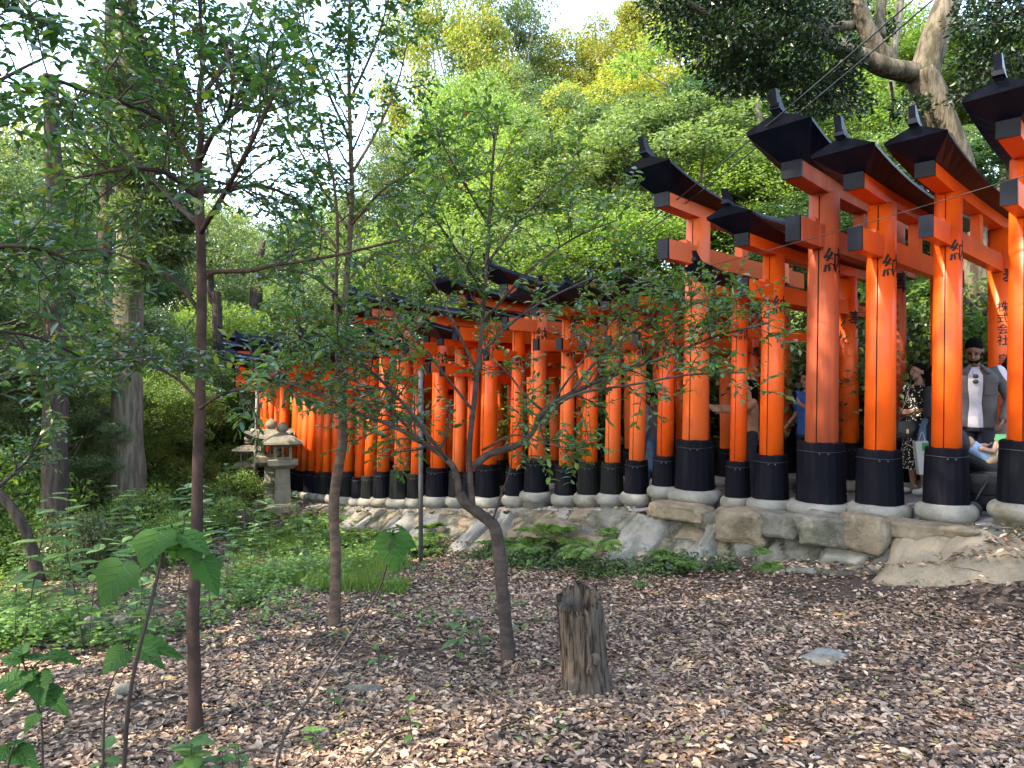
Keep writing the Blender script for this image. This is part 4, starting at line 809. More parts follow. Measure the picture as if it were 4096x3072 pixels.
big_tree('overhanging_tree', 'dark needled bough hanging in at the top right corner', P(4400, 2000, 9.5), [(PP(9.5, (4420, 2050), (4400, 1000), (4350, 200), (4200, -100)), .2, .1), (PP(9.5, (4370, 300), (4200, 250), (4050, 230), (3930, 300)), .06, .02)], cl, M['bark_grey'], M['lf_deep'], .075, 6)
# pale straight trunks standing on the hill behind the gates
pale = []
for px, Y, r0, lean in [(3180, 17, .10, -.10), (3400, 19, .12, .03), (3500, 21, .16, -.04), (3560, 18, .13, .02), (3300, 22, .13, -.07), (2990, 20, .10, .0), (4010, 19, .17, -.03), (3100, 24, .12, .06), (2840, 23, .10, -.05)]:
    x = (px - 2048) / F * Y; z0 = gz(x, Y); n = 8; z = np.linspace(-.3, 12, n); r = np.random.default_rng(px); w = np.cumsum(r.normal(size=(n, 2)) * .13, 0)
    pts = np.stack([w[:, 0] + lean * z, w[:, 1], z], 1); rt = empty('slender_tree', (x, Y, z0), 0, 'x', 'tree', 'pale slender trunks on the hill behind the gates')
    mb = MB(); pp = smooth_pts(pts, 4); mb.add(*tube(pp, np.linspace(r0, r0 * .45, len(pp)), 10)); lp = []
    for q in range(7):
        j = r.integers(len(pp) // 2, len(pp) - 1); e = pp[j] + np.array([r.normal() * 1.3, r.normal(), r.uniform(.6, 1.6)]); mb.add(*tube(smooth_pts(np.array([pp[j], (pp[j] + e) / 2 - [0, 0, .15], e]), 3), np.linspace(.05, .015, 7), 5, False)); lp.append(e)
    mb.build('trunk', M['bark_pale'], rt); ps = [clump_leaves(np.array(c), .75, 420, .12, r, .4) for c in lp]
    V, Fc = leafarray(LEAF4, np.vstack([a[0] for a in ps]), np.vstack([a[1] for a in ps]), np.vstack([a[2] for a in ps]), .14, .13); obj('crown', np_mesh('crown', V, Fc, M['lf_bright'], smooth=False), rt); pale.append(rt)
label_set(pale, 'pale slender tree trunk on the hill behind the right gates')
# left trunks
def left_trunk(px, basepy, Y, wpx, label, top=-200, bark='bark_grey', lean=0, clumps=()):
    b = P(px, basepy, Y); b[2] = gz(b[0], b[1]); r0 = wpx / 2 / F * Y
    pts = [(px, basepy + 330), (px + lean * .2, basepy - 300), (px + lean * .5, (basepy + top) / 2), (px + lean, top)]
    return big_tree('old_tree', label, b, [(PP(Y, *pts), r0 * 1.12, r0 * .6)], clumps, M[bark], M['lf_mid'], .12, px, 'large trunks in the left wood')
cl = [(P(px, py, 13 + dy), rad, int(n * 1.5)) for px, py, dy, rad, n in [(620, 520, 0, .9, 1500), (560, 380, .3, .8, 1300), (660, 700, -.3, .8, 1400), (600, 860, -.4, .7, 1200), (640, 1000, -.5, .55, 900), (480, 620, -.4, .7, 1000), (690, 880, 0, .5, 800), (520, 260, 0, .8, 1000), (440, 460, .5, .8, 1000), (560, 1080, -.6, .4, 400)]]
left_trunk(512, 1760, 13, 112, 'thick grey furrowed trunk of the largest tree in the left wood', clumps=cl)
left_trunk(415, 1500, 16, 60, 'dark slimmer trunk just left of the thick grey trunk', bark='bark_dark', lean=30)
left_trunk(228, 1890, 10.5, 95, 'short lit dark trunk at the left, amid shrubs', top=300, bark='bark_dark', lean=-20)
left_trunk(880, 1500, 22, 40, 'dark leaning trunk in the clearing beyond the reddish stem', top=900, bark='bark_dark', lean=-60, clumps=[(P(840, 920, 22), 1.1, 1500), (P(780, 1010, 22), .9, 1000), (P(900, 1040, 21.6), .8, 900)])
left_trunk(1010, 1480, 27, 42, 'dark thin trunk behind the far end of the gate row', top=960, bark='bark_dark', lean=40, clumps=[(P(1050, 1000, 27), 1.2, 1500), (P(1120, 1070, 27), 1.0, 1000), (P(980, 1080, 26.5), 1.0, 900)])
T = Tree(15); p, rr = T.limb(PP(6.5, (150, 2330), (130, 2200), (80, 2080), (0, 1980), (-120, 1900)), .05, .035, 10); p2, r2 = T.limb(PP(6.5, (-20, 1960), (100, 1850, .3), (160, 1750, .5)), .02, .008, 6); T.grow(p2, r2, .2, 10, .35, 4, .2, 7)
o4 = P(150, 2310, 6.5); o4[2] = gz(o4[0], o4[1]); T.finish('leaning_tree', 'crooked mossy stem leaning out of the left edge', 'tree', M['bark_dark'], M['lf_sap'], .06, .028, None, o4)

# ------------------------------------------------------------------ leaf litter, ground cover, ferns (uncountable)
def in_view(x, y, m=1.5): return (np.abs(x) < y * .72 + m)
N = 640000; y_ = 1.2 + 13.5 * rng.random(N) ** 1.25; x_ = rng.uniform(-1, 1, N) * (y_ * .74 + 1.2)
d_, t_ = sdist(x_, y_); dens = .5 + .5 * fbm(x_ * .9, y_ * .9, 5, 3); green = sstep(.5, -.7, x_ + 2.75 - .45 * np.clip(y_ - 6, 0, 4)) * sstep(5.5, 6.5, y_)
keep = (d_ < -.66) & (rng.random(N) < np.clip(.10 + dens * 1.05, .10, 1) * (1 - .82 * sstep(4.0, 2.6, t_) * sstep(-1.9, -1.3, d_ + .35 * vnoise(x_ * 2.5, y_ * 2.5)))) & (rng.random(N) > green * .55); x_, y_ = x_[keep], y_[keep]
z_ = ground(x_, y_) + rng.uniform(.0, .022, len(x_)); n_ = len(x_); a_ = rng.uniform(0, 6.28, n_)
dd = np.stack([np.cos(a_), np.sin(a_), rng.normal(size=n_) * .22], 1); nn = np.array([0, 0, 1.]) + rng.normal(size=(n_, 3)) * [.38, .38, .1]; nn[rng.random(n_) < .35] *= -1
s_ = (.5 + .9 * rng.random(n_) ** 1.3 + .5 * (rng.random(n_) < .06)) * .033 * (1 + .03 * y_)
V, Fc = leafarray(DEAD, np.stack([x_, y_, z_], 1), dd, nn, s_, s_ * rng.uniform(.75, 1.4, n_))
tag(obj('fallen_leaves', np_mesh('fallen_leaves', V, Fc, M['litter'], smooth=False)), 'brown fallen leaves carpeting the slope', 'leaf litter', kind='stuff')
# leaves drifted on the wall and the path's edge
N = 5200; t_ = rng.uniform(-2.5, 13, N); d_ = np.where(rng.random(N) < .3, rng.uniform(-.45, -.2, N), rng.uniform(-1.0, -.45, N)); x, y, h = near(t_); x_ = x + d_ * np.cos(h); y_ = y + d_ * np.sin(h)
z_ = ground(x_, y_) + .05 + .05 * (d_ < -.45); a_ = rng.uniform(0, 6.28, N); dd = np.stack([np.cos(a_), np.sin(a_), rng.normal(size=N) * .3], 1); s_ = rng.uniform(.04, .07, N)
V, Fc = leafarray(DEAD, np.stack([x_, y_, z_], 1), dd, np.array([0, 0, 1.]) + rng.normal(size=(N, 3)) * .4, s_, s_); tag(obj('drifted_leaves', np_mesh('drifted_leaves', V, Fc, M['litter'], smooth=False)), 'dead leaves caught on the ledges of the stone wall', 'leaf litter', kind='stuff')
# low green plants: sprigs of small leaves
def sprigs(name, label, cx, cy, hmin, hmax, per, L, m, spread=.09):
    n = len(cx); zz = ground(cx, cy); hs = rng.uniform(hmin, hmax, n); f = rng.random((n, per)); a = rng.uniform(0, 6.28, (n, per))
    lean = rng.normal(size=(n, 1, 2)) * .25; rr = spread * rng.uniform(.2, 1.2, (n, per))
    pos = np.stack([cx[:, None] + lean[:, :, 0] * f * hs[:, None] + rr * np.cos(a) * .5, cy[:, None] + lean[:, :, 1] * f * hs[:, None] + rr * np.sin(a) * .5, zz[:, None] + f * hs[:, None] + .01], -1).reshape(-1, 3)
    d = np.stack([np.cos(a), np.sin(a), rng.normal(size=a.shape) * .25], -1).reshape(-1, 3); N = len(pos); s = rng.uniform(.6, 1.3, N) * L
    V, Fc = leafarray(LEAF4, pos, d, np.array([0, 0, 1.]) + rng.normal(size=(N, 3)) * .35, s, s * 1.1)
    return tag(obj(name, np_mesh(name, V, Fc, m, smooth=False)), label, 'plants', kind='stuff')
N = 26000; y_ = 5.8 + 25 * rng.random(N) ** 1.4; x_ = -y_ * .74 - 1 + (y_ * .74 + 1) * rng.random(N) * 1.12; d_, t_ = sdist(x_, y_)
xb_ = -2.75 + .45 * np.clip(y_ - 6, 0, 4); gm = sstep(.5, -.7, x_ - xb_) * sstep(-.25, .4, fbm(x_ * .8, y_ * .8, 8, 4) + .08); keep = (d_ < -.9) & (rng.random(N) < gm * .95 + .02); x_, y_ = x_[keep], y_[keep]
sprigs('ground_cover', 'low fresh green plants covering the ground of the left wood', x_, y_, .03, .26, 9, .055, M['lf_cover'])
N = 9000; x_, y_, h_ = near(rng.uniform(-4, 31, N)); d_ = rng.uniform(3.3, 12, N) ; x_ = x_ + d_ * np.cos(h_); y_ = y_ + d_ * np.sin(h_)
sprigs('bank_undergrowth', 'dense green undergrowth on the bank behind the gates', x_, y_, .1, .8, 12, .09, M['lf_dark'], .3)
N = 15000; y_ = 11 + 17 * rng.random(N); x_ = -y_ * .76 + rng.random(N) * (y_ * .76 + 2); d_, t_ = sdist(x_, y_); k_ = (d_ < -1.3) & ~((x_ > -6.2) & (x_ < -3.2) & (y_ > 10.0) & (y_ < 16.5)) & (fbm(x_ * .4, y_ * .4, 2, 3) > -.25); x_, y_ = x_[k_], y_[k_]
sprigs('mid_undergrowth', 'fresh knee high undergrowth in the left wood', x_, y_, .1, .75, 11, .10, M['lf_cover'], .3)
N = 9000; y_ = 26 + 40 * rng.random(N); x_ = rng.uniform(-.75, -.1, N) * y_
sprigs('far_undergrowth', 'bright undergrowth of the clearing far beyond', x_, y_, .2, 1.5, 12, .20, M['lf_bright'], .6)
# grass tufts
N = 5200; y_ = 7.5 + 5 * rng.random(N); x_ = rng.uniform(-3.4, -1.3, N) * y_ / 9; k_ = rng.random(N) < sstep(-.3, .5, fbm(x_ * 1.2, y_ * 1.2, 4, 2) + .3); x_, y_ = x_[k_], y_[k_]; n = len(x_); per = 9
b = np.stack([x_, y_, ground(x_, y_)], 1); pos = np.repeat(b, per, 0) + np.concatenate([rng.normal(size=(n * per, 2)) * .03, np.zeros((n * per, 1))], 1); d = rng.normal(size=(n * per, 3)) * .35 + [0, 0, 1]
V, Fc = leafarray(LEAF4, pos, d, rdir(n * per), rng.uniform(.06, .2, n * per), .008); tag(obj('grass', np_mesh('grass', V, Fc, M['lf_fern'], smooth=False)), 'thin bright grass between the slim trunk and the lanterns', 'grass', kind='stuff')
# ferns: things, a handful of shared meshes
def fern_mesh(seed, nf, L):
    r = np.random.default_rng(seed); ps, ds, ns, Ls = [], [], [], []
    for q in range(nf):
        a = r.uniform(0, 6.28); el = r.uniform(.7, 1.35); l = L * r.uniform(.7, 1.1); tt = np.linspace(0, 1, 17)[1:]
        hx = l * tt * math.cos(el * .7); hz = l * (math.sin(el) * tt - .75 * tt ** 2 * math.sin(el)); base = np.stack([hx * math.cos(a), hx * math.sin(a), hz], 1); tang = np.gradient(base, axis=0); side = np.array([-math.sin(a), math.cos(a), 0])
        for s in (-1, 1):
            ps.append(base); ds.append(side * s + tang / np.linalg.norm(tang, axis=1)[:, None] * .35 + [0, 0, -.12]); ns.append(np.tile([0, 0, 1.], (16, 1)) + r.normal(size=(16, 3)) * .1); Ls.append(.30 * l * np.sin(np.pi * (.15 + .85 * (1 - tt))) + .01)
    Ls = np.concatenate(Ls); V, Fc = leafarray(LEAF4, np.vstack(ps), np.vstack(ds), np.vstack(ns), Ls, Ls * .45); return np_mesh('fern', V, Fc, M['lf_fern'], smooth=False)
FM = [fern_mesh(s, n, L) for s, n, L in ((1, 14, .34), (2, 18, .30), (3, 11, .38), (4, 22, .26))]
M['lf_ivy'] = leafmat('wall_ivy_leaf', [(0, G(.018, .04, .014)), (.6, G(.032, .065, .018)), (1, G(.09, .13, .025))], .45, .25)
fl = []
for q, (px, py, Y, s) in enumerate([(2170, 2110, 9.0, 1.2), (2230, 2090, 9.0, 1.0), (2130, 2180, 8.8, 1.0), (2290, 2150, 8.6, .9), (2060, 2180, 9.3, 1.1), (1960, 2160, 9.6, .9), (2380, 2190, 8.2, 1.2), (2440, 2100, 8.9, .7), (2660, 2210, 7.9, .7), (2730, 2230, 7.6, .7),
                                    (1700, 2160, 10.4, 1.3), (1720, 2080, 11, 1.2), (1690, 2220, 10, 1.0), (1440, 2130, 12, 1.4), (1480, 2200, 11.3, 1.2), (1400, 2180, 11.7, 1.2), (1250, 2120, 13, 1.4), (1180, 2140, 13, 1.2), (1320, 2090, 13.2, 1.2), (3040, 2165, 7.2, .5), (3090, 2250, 6.5, .6), (2560, 2330, 7.3, .35), (1120, 2170, 12.3, 1.1), (1060, 2110, 13.5, 1.2),
                                    (1010, 2200, 11.5, 1.1), (950, 2260, 10.5, 1.0), (1150, 2260, 10.6, .9)]):
    c = P(px, py, Y); d_, t_ = sdist([c[0]], [c[1]])
    if d_[0] > -.6: x, y, h = near(t_[0]); c[0], c[1] = float(x) - .62 * math.cos(h), float(y) - .62 * math.sin(h)
    c[2] = max(gz(c[0], c[1]) + .03, min(c[2] - .08, gz(c[0], c[1]) + .25)); o = obj('fern', FM[q % 4]); o.location = c; o.rotation_euler = (rng.normal() * .1, rng.normal() * .1, rng.uniform(0, 6)); o.scale = (s, s, s)
    tag(o, 'x', 'fern', 'ferns along the foot of the wall'); fl.append(o)
label_set(fl, 'green fern at the foot of the stone wall')
# dark creeping leaves on the wall foot
ps = []; r = np.random.default_rng(9)
for px, py, Y, w, n in [(2080, 2230, 8.9, .34, 700), (2200, 2220, 8.7, .34, 800), (2280, 2200, 8.6, .26, 500), (2420, 2240, 8.1, .3, 700), (2620, 2230, 7.9, .32, 800), (2700, 2200, 7.8, .28, 600), (2780, 2170, 7.8, .2, 300), (1940, 2200, 9.5, .3, 600), (1700, 2200, 10.2, .4, 700), (2660, 2130, 8.2, .25, 300), (2240, 2110, 9.0, .2, 250), (2900, 2170, 7.6, .16, 200), (1500, 2170, 11.4, .5, 700), (3030, 2060, 7.9, .12, 120)]:
    c = P(px, py, Y); x_ = c[0] + r.normal(size=n) * w * .45; y_ = c[1] + r.normal(size=n) * w * .45; z = ground(x_, y_) + np.abs(r.normal(size=n)) * .07 + .02; ps.append(np.stack([x_, y_, z], 1))
ps = np.vstack(ps); dd_, tt_ = sdist(ps[:, 0], ps[:, 1]); ps = ps[dd_ < -.42]; n = len(ps); L_ = r.uniform(.025, .06, n)
V, Fc = leafarray(LEAF4, ps, r.normal(size=(n, 3)) * [1, 1, .5] + [-.3, -.5, -.2], np.array([-.3, -.5, .8]) + r.normal(size=(n, 3)) * .4, L_, L_ * .9)
tag(obj('wall_creeper', np_mesh('wall_creeper', V, Fc, M['lf_ivy'], smooth=False)), 'dark creeping leaves and moss over the foot of the wall', 'creeper', kind='stuff')

# ------------------------------------------------------------------ stone lanterns
def sqloft(prof, c=(0, 0, 0), n=4, rot=math.pi / 4, curve=0.0):
    """prism through (half width, z) sections; n sides; curve lifts the corners"""
    V = []; seg = n * 4 if curve else n
    for w, z in prof:
        for j in range(seg):
            a = rot + 2 * math.pi * j / seg; k = (j % 4) / 4 if curve else 0
            rr = w / math.cos(math.pi / n); 
            if curve:
                a0 = rot + 2 * math.pi * (j // 4) / n; a1 = a0 + 2 * math.pi / n; p = np.array([math.cos(a0), math.sin(a0)]) * (1 - k) + np.array([math.cos(a1), math.sin(a1)]) * k
                V.append((p[0] * rr, p[1] * rr, z + curve * w * (abs(k - .5) * 2) ** 2 * (w > .2)))
            else: V.append((rr * math.cos(a), rr * math.sin(a), z))
    m = len(prof); Fc = [(i * seg + j, i * seg + (j + 1) % seg, (i + 1) * seg + (j + 1) % seg, (i + 1) * seg + j) for i in range(m - 1) for j in range(seg)]
    Fc += [tuple(range(seg))[::-1], tuple(range((m - 1) * seg, m * seg))]
    return np.array(V) + np.array(c), Fc
def lantern(px, basepy, Y, s, label, rz, kind_):
    b = P(px, basepy, Y); rt = empty('stone_lantern', tuple(b), rz, label, 'lantern', 'stone lanterns beside the gates'); rt.scale = (s, s, s); st = M['stone']
    def part(name, v, f, parent=rt, sm=False):
        v = np.array(v); v = v + (fbm(v[:, 0] * 9 + px, v[:, 1] * 9, v[:, 2] * 9, 2) * .006)[:, None]; mb = MB(); mb.add(v, f, 0, sm); return mb.build(name, st, parent)
    part('base_slab', *sqloft([(.30, -.30), (.30, .02), (.27, .06)]))
    if kind_ == 0: part('post', *sqloft([(.15, .05), (.140, .35), (.132, .72)]))
    else: part('post', *lathe([(.15, .05), (.135, .1), (.13, .36), (.155, .37), (.155, .42), (.13, .43), (.128, .72)], 20), sm=True)
    part('platform', *sqloft([(.17, .72), (.27, .80), (.275, .90), (.25, .91)]))
    fb = empty_part = None; v, f = [], []
    mb = MB(); w = .165
    for sx in (-1, 1):
        for sy in (-1, 1): mb.add(*box((sx * (w - .025), sy * (w - .025), 1.04), (.055, .055, .27)), 0, False)
    for z in (.925, 1.155):
        for q in range(4):
            a = q * math.pi / 2; mb.add(*box(((w - .022) * math.cos(a), (w - .022) * math.sin(a), z), (.044, .23, .045), a), 0, False)
    mb.add(*box((0, 0, 1.04), (.03, .26, .22)), 0, False)
    mb.build('firebox', st, rt)
    if kind_ == 0: v, f = sqloft([(.30, 1.17), (.365, 1.20), (.35, 1.235), (.24, 1.31), (.13, 1.37), (.06, 1.38)], n=4)
    elif kind_ == 1: v, f = sqloft([(.24, 1.17), (.44, 1.24), (.42, 1.28), (.27, 1.31), (.14, 1.40), (.07, 1.41)], curve=.30)
    else: v, f = lathe([(.22, 1.17), (.42, 1.19), (.43, 1.215), (.33, 1.27), (.20, 1.32), (.07, 1.34)], 18)
    part('roof', v, f); part('finial', *lathe([(.05, 1.36), (.10, 1.375), (.10, 1.40), (.06, 1.41), (.095, 1.44), (.115, 1.49), (.10, 1.54), (.05, 1.58), (.012, 1.61)], 18), sm=True)
lantern(1130, 2022, 14.2, 1.0, 'foremost stone lantern with square post and wide hipped roof', R(20), 0)
lantern(1085, 2012, 14.9, 1.06, 'stone lantern with upswept roof and ringed round post behind another', R(12), 1)
lantern(996, 1992, 15.6, .84, 'small stone lantern with round hat roof at the left of three', R(0), 2)

# ------------------------------------------------------------------ hollow rotting stump
def stump(px, py, Y, r0, h, label, seed):
    b = P(px, py, Y); b[2] = gz(b[0], b[1]); n = 96; an = np.linspace(0, 2 * math.pi, n, endpoint=False); V = []; r = np.random.default_rng(seed)
    jag = .050 * np.sin(an) + .022 * fbm(np.cos(an) * 3 + seed, np.sin(an) * 3, 0, 3) + .012 * r.normal(size=n); ridge = lambda z: .013 * np.abs(vnoise(np.cos(an) * 9, np.sin(an) * 9, z * .8 + seed)) + .010 * vnoise(np.cos(an) * 22, np.sin(an) * 22, z * 1.5)
    lean = -.085; zs = np.linspace(-.08, h, 22)
    for i, z in enumerate(zs):
        f = max(z, 0) / h; rr = r0 * (1 + .18 * (1 - f) ** 5 - .02 * f + .05 * vnoise(np.cos(an) * 1.5, np.sin(an) * 1.5, z * 3)) + ridge(z * 3); zz = z + (jag if i == len(zs) - 1 else jag * .6 * (i == len(zs) - 2)); V.append(np.stack([rr * np.cos(an) + lean * f * .6, rr * np.sin(an) * .92, zz + 0 * an], 1))
    for z, k in ((h - .005, .80), (h - .06, .74), (h - .13, .66), (h - .17, .4)):
        rr = r0 * k * (1 + .10 * vnoise(np.cos(an) * 4, np.sin(an) * 4, z * 9)); V.append(np.stack([rr * np.cos(an) + lean * .6, rr * np.sin(an) * .92, z + (jag if z > h - .01 else 0 * an) * .8 + .008 * r.normal(size=n)], 1))
    V = np.array(V); m = len(V); Fc = [(i * n + j, i * n + (j + 1) % n, (i + 1) * n + (j + 1) % n, (i + 1) * n + j) for i in range(m - 1) for j in range(n)]; Fc.append(tuple(range((m - 1) * n, m * n)))
    rt = empty('tree_stump', tuple(b), 0, label, 'stump'); mb = MB(); mb.add(V.reshape(-1, 3), Fc, 0, True); mb.build('hollow_trunk', M['stump'], rt)
    for a, z, s in ((R(-62), h * .42, .032), (R(-75), h * .30, .028)):
        v, f = rock_mesh(int(z * 100), (s, s, s * 1.2), .1, 10); mb = MB(); mb.add(v + [(r0 + .005) * math.cos(a) - .03, (r0 + .005) * math.sin(a) * .92, z], f); mb.build('burl', M['stump'], rt)
    N = 60; ps = np.stack([r.normal(size=N) * r0 * .3 + lean * .6, r.normal(size=N) * r0 * .3, h - .15 + .02 * r.random(N)], 1); Vl, Fl = leafarray(DEAD, ps, rdir(N), np.array([0, 0, 1.]) + r.normal(size=(N, 3)) * .4, .045, .04); obj('leaf_fill', np_mesh('leaf_fill', Vl, Fl, M['litter'], smooth=False), rt)['kind'] = 'stuff'
stump(2350, 2725, 4.42, .132, .545, 'hollow rotting tree stump with jagged rim among dead leaves', 3)
b = P(985, 2080, 12.5); b[2] = gz(b[0], b[1]); mb = MB(); mb.add(*tube([(0, 0, -.1), (-.03, 0, .2), (-.08, 0, .42)], [.085, .075, .07], 12)); o = mb.build('tree_stump', M['bark_dark']); o.location = b; tag(o, 'small dark leaning stump left of the stone lanterns', 'stump')

# ------------------------------------------------------------------ poles and cables
def pole(px, ytop, ybase, Y, r0, label, lean=0):
    b = P(px, ybase, Y); b[2] = gz(b[0], b[1]); t_ = P(px + lean, ytop, Y); rt = empty('metal_pole', tuple(b), 0, label, 'pole'); mb = MB(); mb.add(*tube([(0, 0, -.1), tuple((t_ - b) * .5), tuple(t_ - b)], r0, 14)); mb.build('shaft', M['metal'], rt)
    mb = MB(); mb.add(*tube([tuple((t_ - b)), tuple((t_ - b) + [0, 0, .03])], [r0 * 1.15, r0 * .6], 12)); mb.build('end_cap', M['metal'], rt)
pole(1683, 1480, 2215, 9.6, .030, 'grey metal pole standing at the wall between the saplings')
pole(1018, 1540, 1800, 15.2, .038, 'thin grey metal pole behind the stone lanterns', 12)
def cable(a, b, sag, label, r0=.008):
    a, b = np.array(a), np.array(b); t_ = np.linspace(0, 1, 40)[:, None]; p = a * (1 - t_) + b * t_; p[:, 2] -= 4 * sag * (t_ * (1 - t_))[:, 0]; mb = MB(); mb.add(*tube(p, r0, 6)); o = mb.build('cable', M['cable']); tag(o, label, 'cable', 'cables strung over the gates')
cable(P(3800, -60, 5.6), P(1950, 1330, 14), .25, 'upper right of the two parallel cables crossing over the roofs', .007)
cable(P(3720, -60, 5.6), P(1900, 1360, 14), .22, 'upper left of the two parallel cables crossing over the roofs', .007)
cable(P(4300, 640, 5.6), P(2300, 1190, 9.5), .06, 'single thin cable slanting across the front pillars', .004)

# ------------------------------------------------------------------ stones lying about
for q, (px, py, Y, s, lab) in enumerate([(1445, 2735, 4.55, (.13, .06, .022), 'flat grey slab lying in the litter between two saplings'), (3300, 2640, 4.75, (.15, .10, .020), 'flat pale stone half buried at the right of the stump'),
                                      (1190, 2200, 10.6, (.10, .07, .07), 'small white stone under the lanterns'), (500, 2690, 4.6, (.10, .06, .03), 'pale stone in the litter at lower left'), (760, 2540, 5.6, (.07, .05, .03), 'small pale stone right behind the reddish stem'),
                                      (440, 2400, 6.6, (.22, .12, .09), 'dark rock in the hollow below the big green leaves'), (2220, 2450, 6.0, (.03, .02, .015), 'tiny grey stone behind the stump'), (2060, 2440, 6.1, (.045, .03, .02), 'tiny white stone beside the crooked trunk')]):
    b = P(px, py, Y); b[2] = gz(b[0], b[1]) + s[2] * .35; v, f = rock_mesh(q + 40, s, .75, 12); mb = MB(); mb.add(rotz(v, q * .7), f); o = mb.build('loose_stone', M['rock2'] if q not in (1, 2, 7) else M['conc_w']); o.location = b; tag(o, lab, 'stone', 'stones lying on the slope')
for q, (a, b, lab) in enumerate([((2060, 2430, 6.1), (2300, 2480, 5.8), 'thin fallen stick behind the stump'), ((860, 2960, 3.4), (1100, 2900, 3.5), 'dark fallen stick near the reddish stem'), ((600, 2680, 4.6), (720, 2700, 4.5), 'short dark stick at lower left'), ((2550, 2980, 3.3), (2640, 2850, 3.6), 'pale curved twig in front of the stump'), ((1450, 2960, 3.4), (1650, 2830, 3.8), 'slim brown stick near the bottom')]):
    A = P(*a); B = P(*b); A[2] = gz(A[0], A[1]) + .03; B[2] = gz(B[0], B[1]) + .045; mid = (A + B) / 2 + [0, .03, .03]; mb = MB(); mb.add(*tube(smooth_pts(np.array([A, mid, B]), 4), np.linspace(.008, .004, 9), 6)); tag(mb.build('fallen_stick', M['twig']), lab, 'stick')

r = np.random.default_rng(77); mb = MB()
for q in range(260):
    y_ = 2.0 + 8 * r.random() ** 1.3; x_ = r.uniform(-.75, .75) * y_
    if float(sdist([x_], [y_])[0][0]) > -.8: continue
    a_ = r.uniform(0, 6.28); l_ = r.uniform(.06, .28); z_ = gz(x_, y_) + .02; d_ = np.array([math.cos(a_), math.sin(a_), 0]); e_ = np.array([x_, y_, z_]); mb.add(*tube(np.array([e_, e_ + d_ * l_ * .5 + [0, 0, r.uniform(0, .02)] + r.normal(size=3) * .008, e_ + d_ * l_ + [0, 0, .006]]), [.0032, .0028, .0015], 5))
tag(mb.build('twig_litter', M['twig']), 'small dry twigs strewn through the leaf litter', 'twigs', kind='stuff')

# ------------------------------------------------------------------ foreground broad-leaved seedlings
def broadleaf(attach, tip, width, up, seed=0, droop=.18, lobes=True):
    """heart shaped, toothed, three-lobed blade with a folded midrib"""
    r = np.random.default_rng(seed); attach, tip = np.array(attach, float), np.array(tip, float); d = tip - attach; L = np.linalg.norm(d); d /= L; n = np.array(up, float); n -= d * (n @ d); n /= np.linalg.norm(n); x = np.cross(d, n)
    K = 26; s = np.linspace(0, 1, K); half = []
    prof = [(0, .06), (-.07, .20), (-.06, .34), (.05, .44), (.16, .50), (.26, .50), (.36, .60), (.42, .44), (.52, .36), (.64, .29), (.76, .20), (.87, .12), (.95, .05), (1, 0)] if lobes else [(0, .02), (.06, .22), (.16, .38), (.30, .47), (.44, .48), (.58, .42), (.72, .31), (.84, .19), (.93, .09), (1, 0)]
    pr = smooth_pts(np.array(prof), 3); pr[1:-1, 1] += r.normal(size=len(pr) - 2) * .012 + .012 * (-1) ** np.arange(len(pr) - 2); m = len(pr); V = []; cols = 5
    for side in (-1, 1):
        for q in range(cols):
            f = q / (cols - 1)
            for (a, w) in pr:
                aa = max(a, 0) * (1 - f) + a * f; ww = w * f; z = .22 * ww * 1.0 - droop * aa ** 2 - .55 * droop * ww ** 1.6 * 2 + .010 * math.sin(aa * 42) * f
                V.append(attach + d * L * aa + x * side * ww * width + n * L * z)
    Fc = []
    for sd in range(2):
        for q in range(cols - 1):
            for i in range(m - 1):
                a = (sd * cols + q) * m + i; fq = (a, a + 1, a + 1 + m, a + m); Fc.append(fq if sd else fq[::-1])
    return np.array(V), Fc
M['lf_vein'] = mat('leaf_vein', (.035, .08, .028), .6, .3)
def seedling(name, label, stem, leaves, r0=.006, group='broad leaved seedlings', bark='twig'):
    stem = smooth_pts(np.array(stem), 4); o = stem[0].copy(); rt = empty(name, tuple(o), 0, label, 'plant', group); mb = MB(); mb.add(*tube(stem - o, np.linspace(r0, r0 * .5, len(stem)), 8)); mb.build('stem', M[bark], rt)
    for q, lf in enumerate(leaves):
        at, tp, w, up = lf[:4]; v, f = broadleaf(np.array(at) - o, np.array(tp) - o, w, up, q, *(lf[4:])); mb = MB(); mb.add(v, f, 0, True)
        j = np.argmin(np.linalg.norm(stem - at, axis=1)); mb2 = MB(); mb2.add(*tube(smooth_pts(np.array([stem[j] - o, (stem[j] + at) / 2 - o + [0, 0, .012], np.array(at) - o]), 3), .0022, 5))
        lo_ = mb.build('leaf', M['lf_big'], rt); m13 = len(v) // 10; vn = MB(); up_ = np.array(up, float); up_ /= np.linalg.norm(up_)
        gr = v.reshape(10, m13, 3); vn.add(*tube(gr[0, ::4] + up_ * .0012, np.linspace(.0016, .0005, len(gr[0, ::4])), 4))
        for sd_ in (0, 5):
            for fr in (.10, .22, .36, .50, .64):
                i_ = int(fr * m13); path_ = np.array([gr[sd_ + c_, min(i_ + 2 * c_ * (1 if fr > .2 else 0), m13 - 1)] for c_ in range(5)]) + up_ * .0012; vn.add(*tube(path_, np.linspace(.0010, .0004, 5), 4))
        vn.build('veins', M['lf_vein'], lo_); mb2.build('stalk', M['lf_big'], lo_)
Yf = 2.0
f_ = Yf / F
def L_(a, t_, wpx, up, da=0, dt=0, *k): return (P(a[0], a[1], Yf + da), P(t_[0], t_[1], Yf + dt), wpx * f_, up) + k
def grnd(px, Y): x = (px - 2048) / F * Y; return np.array([x, Y, gz(x, Y)])
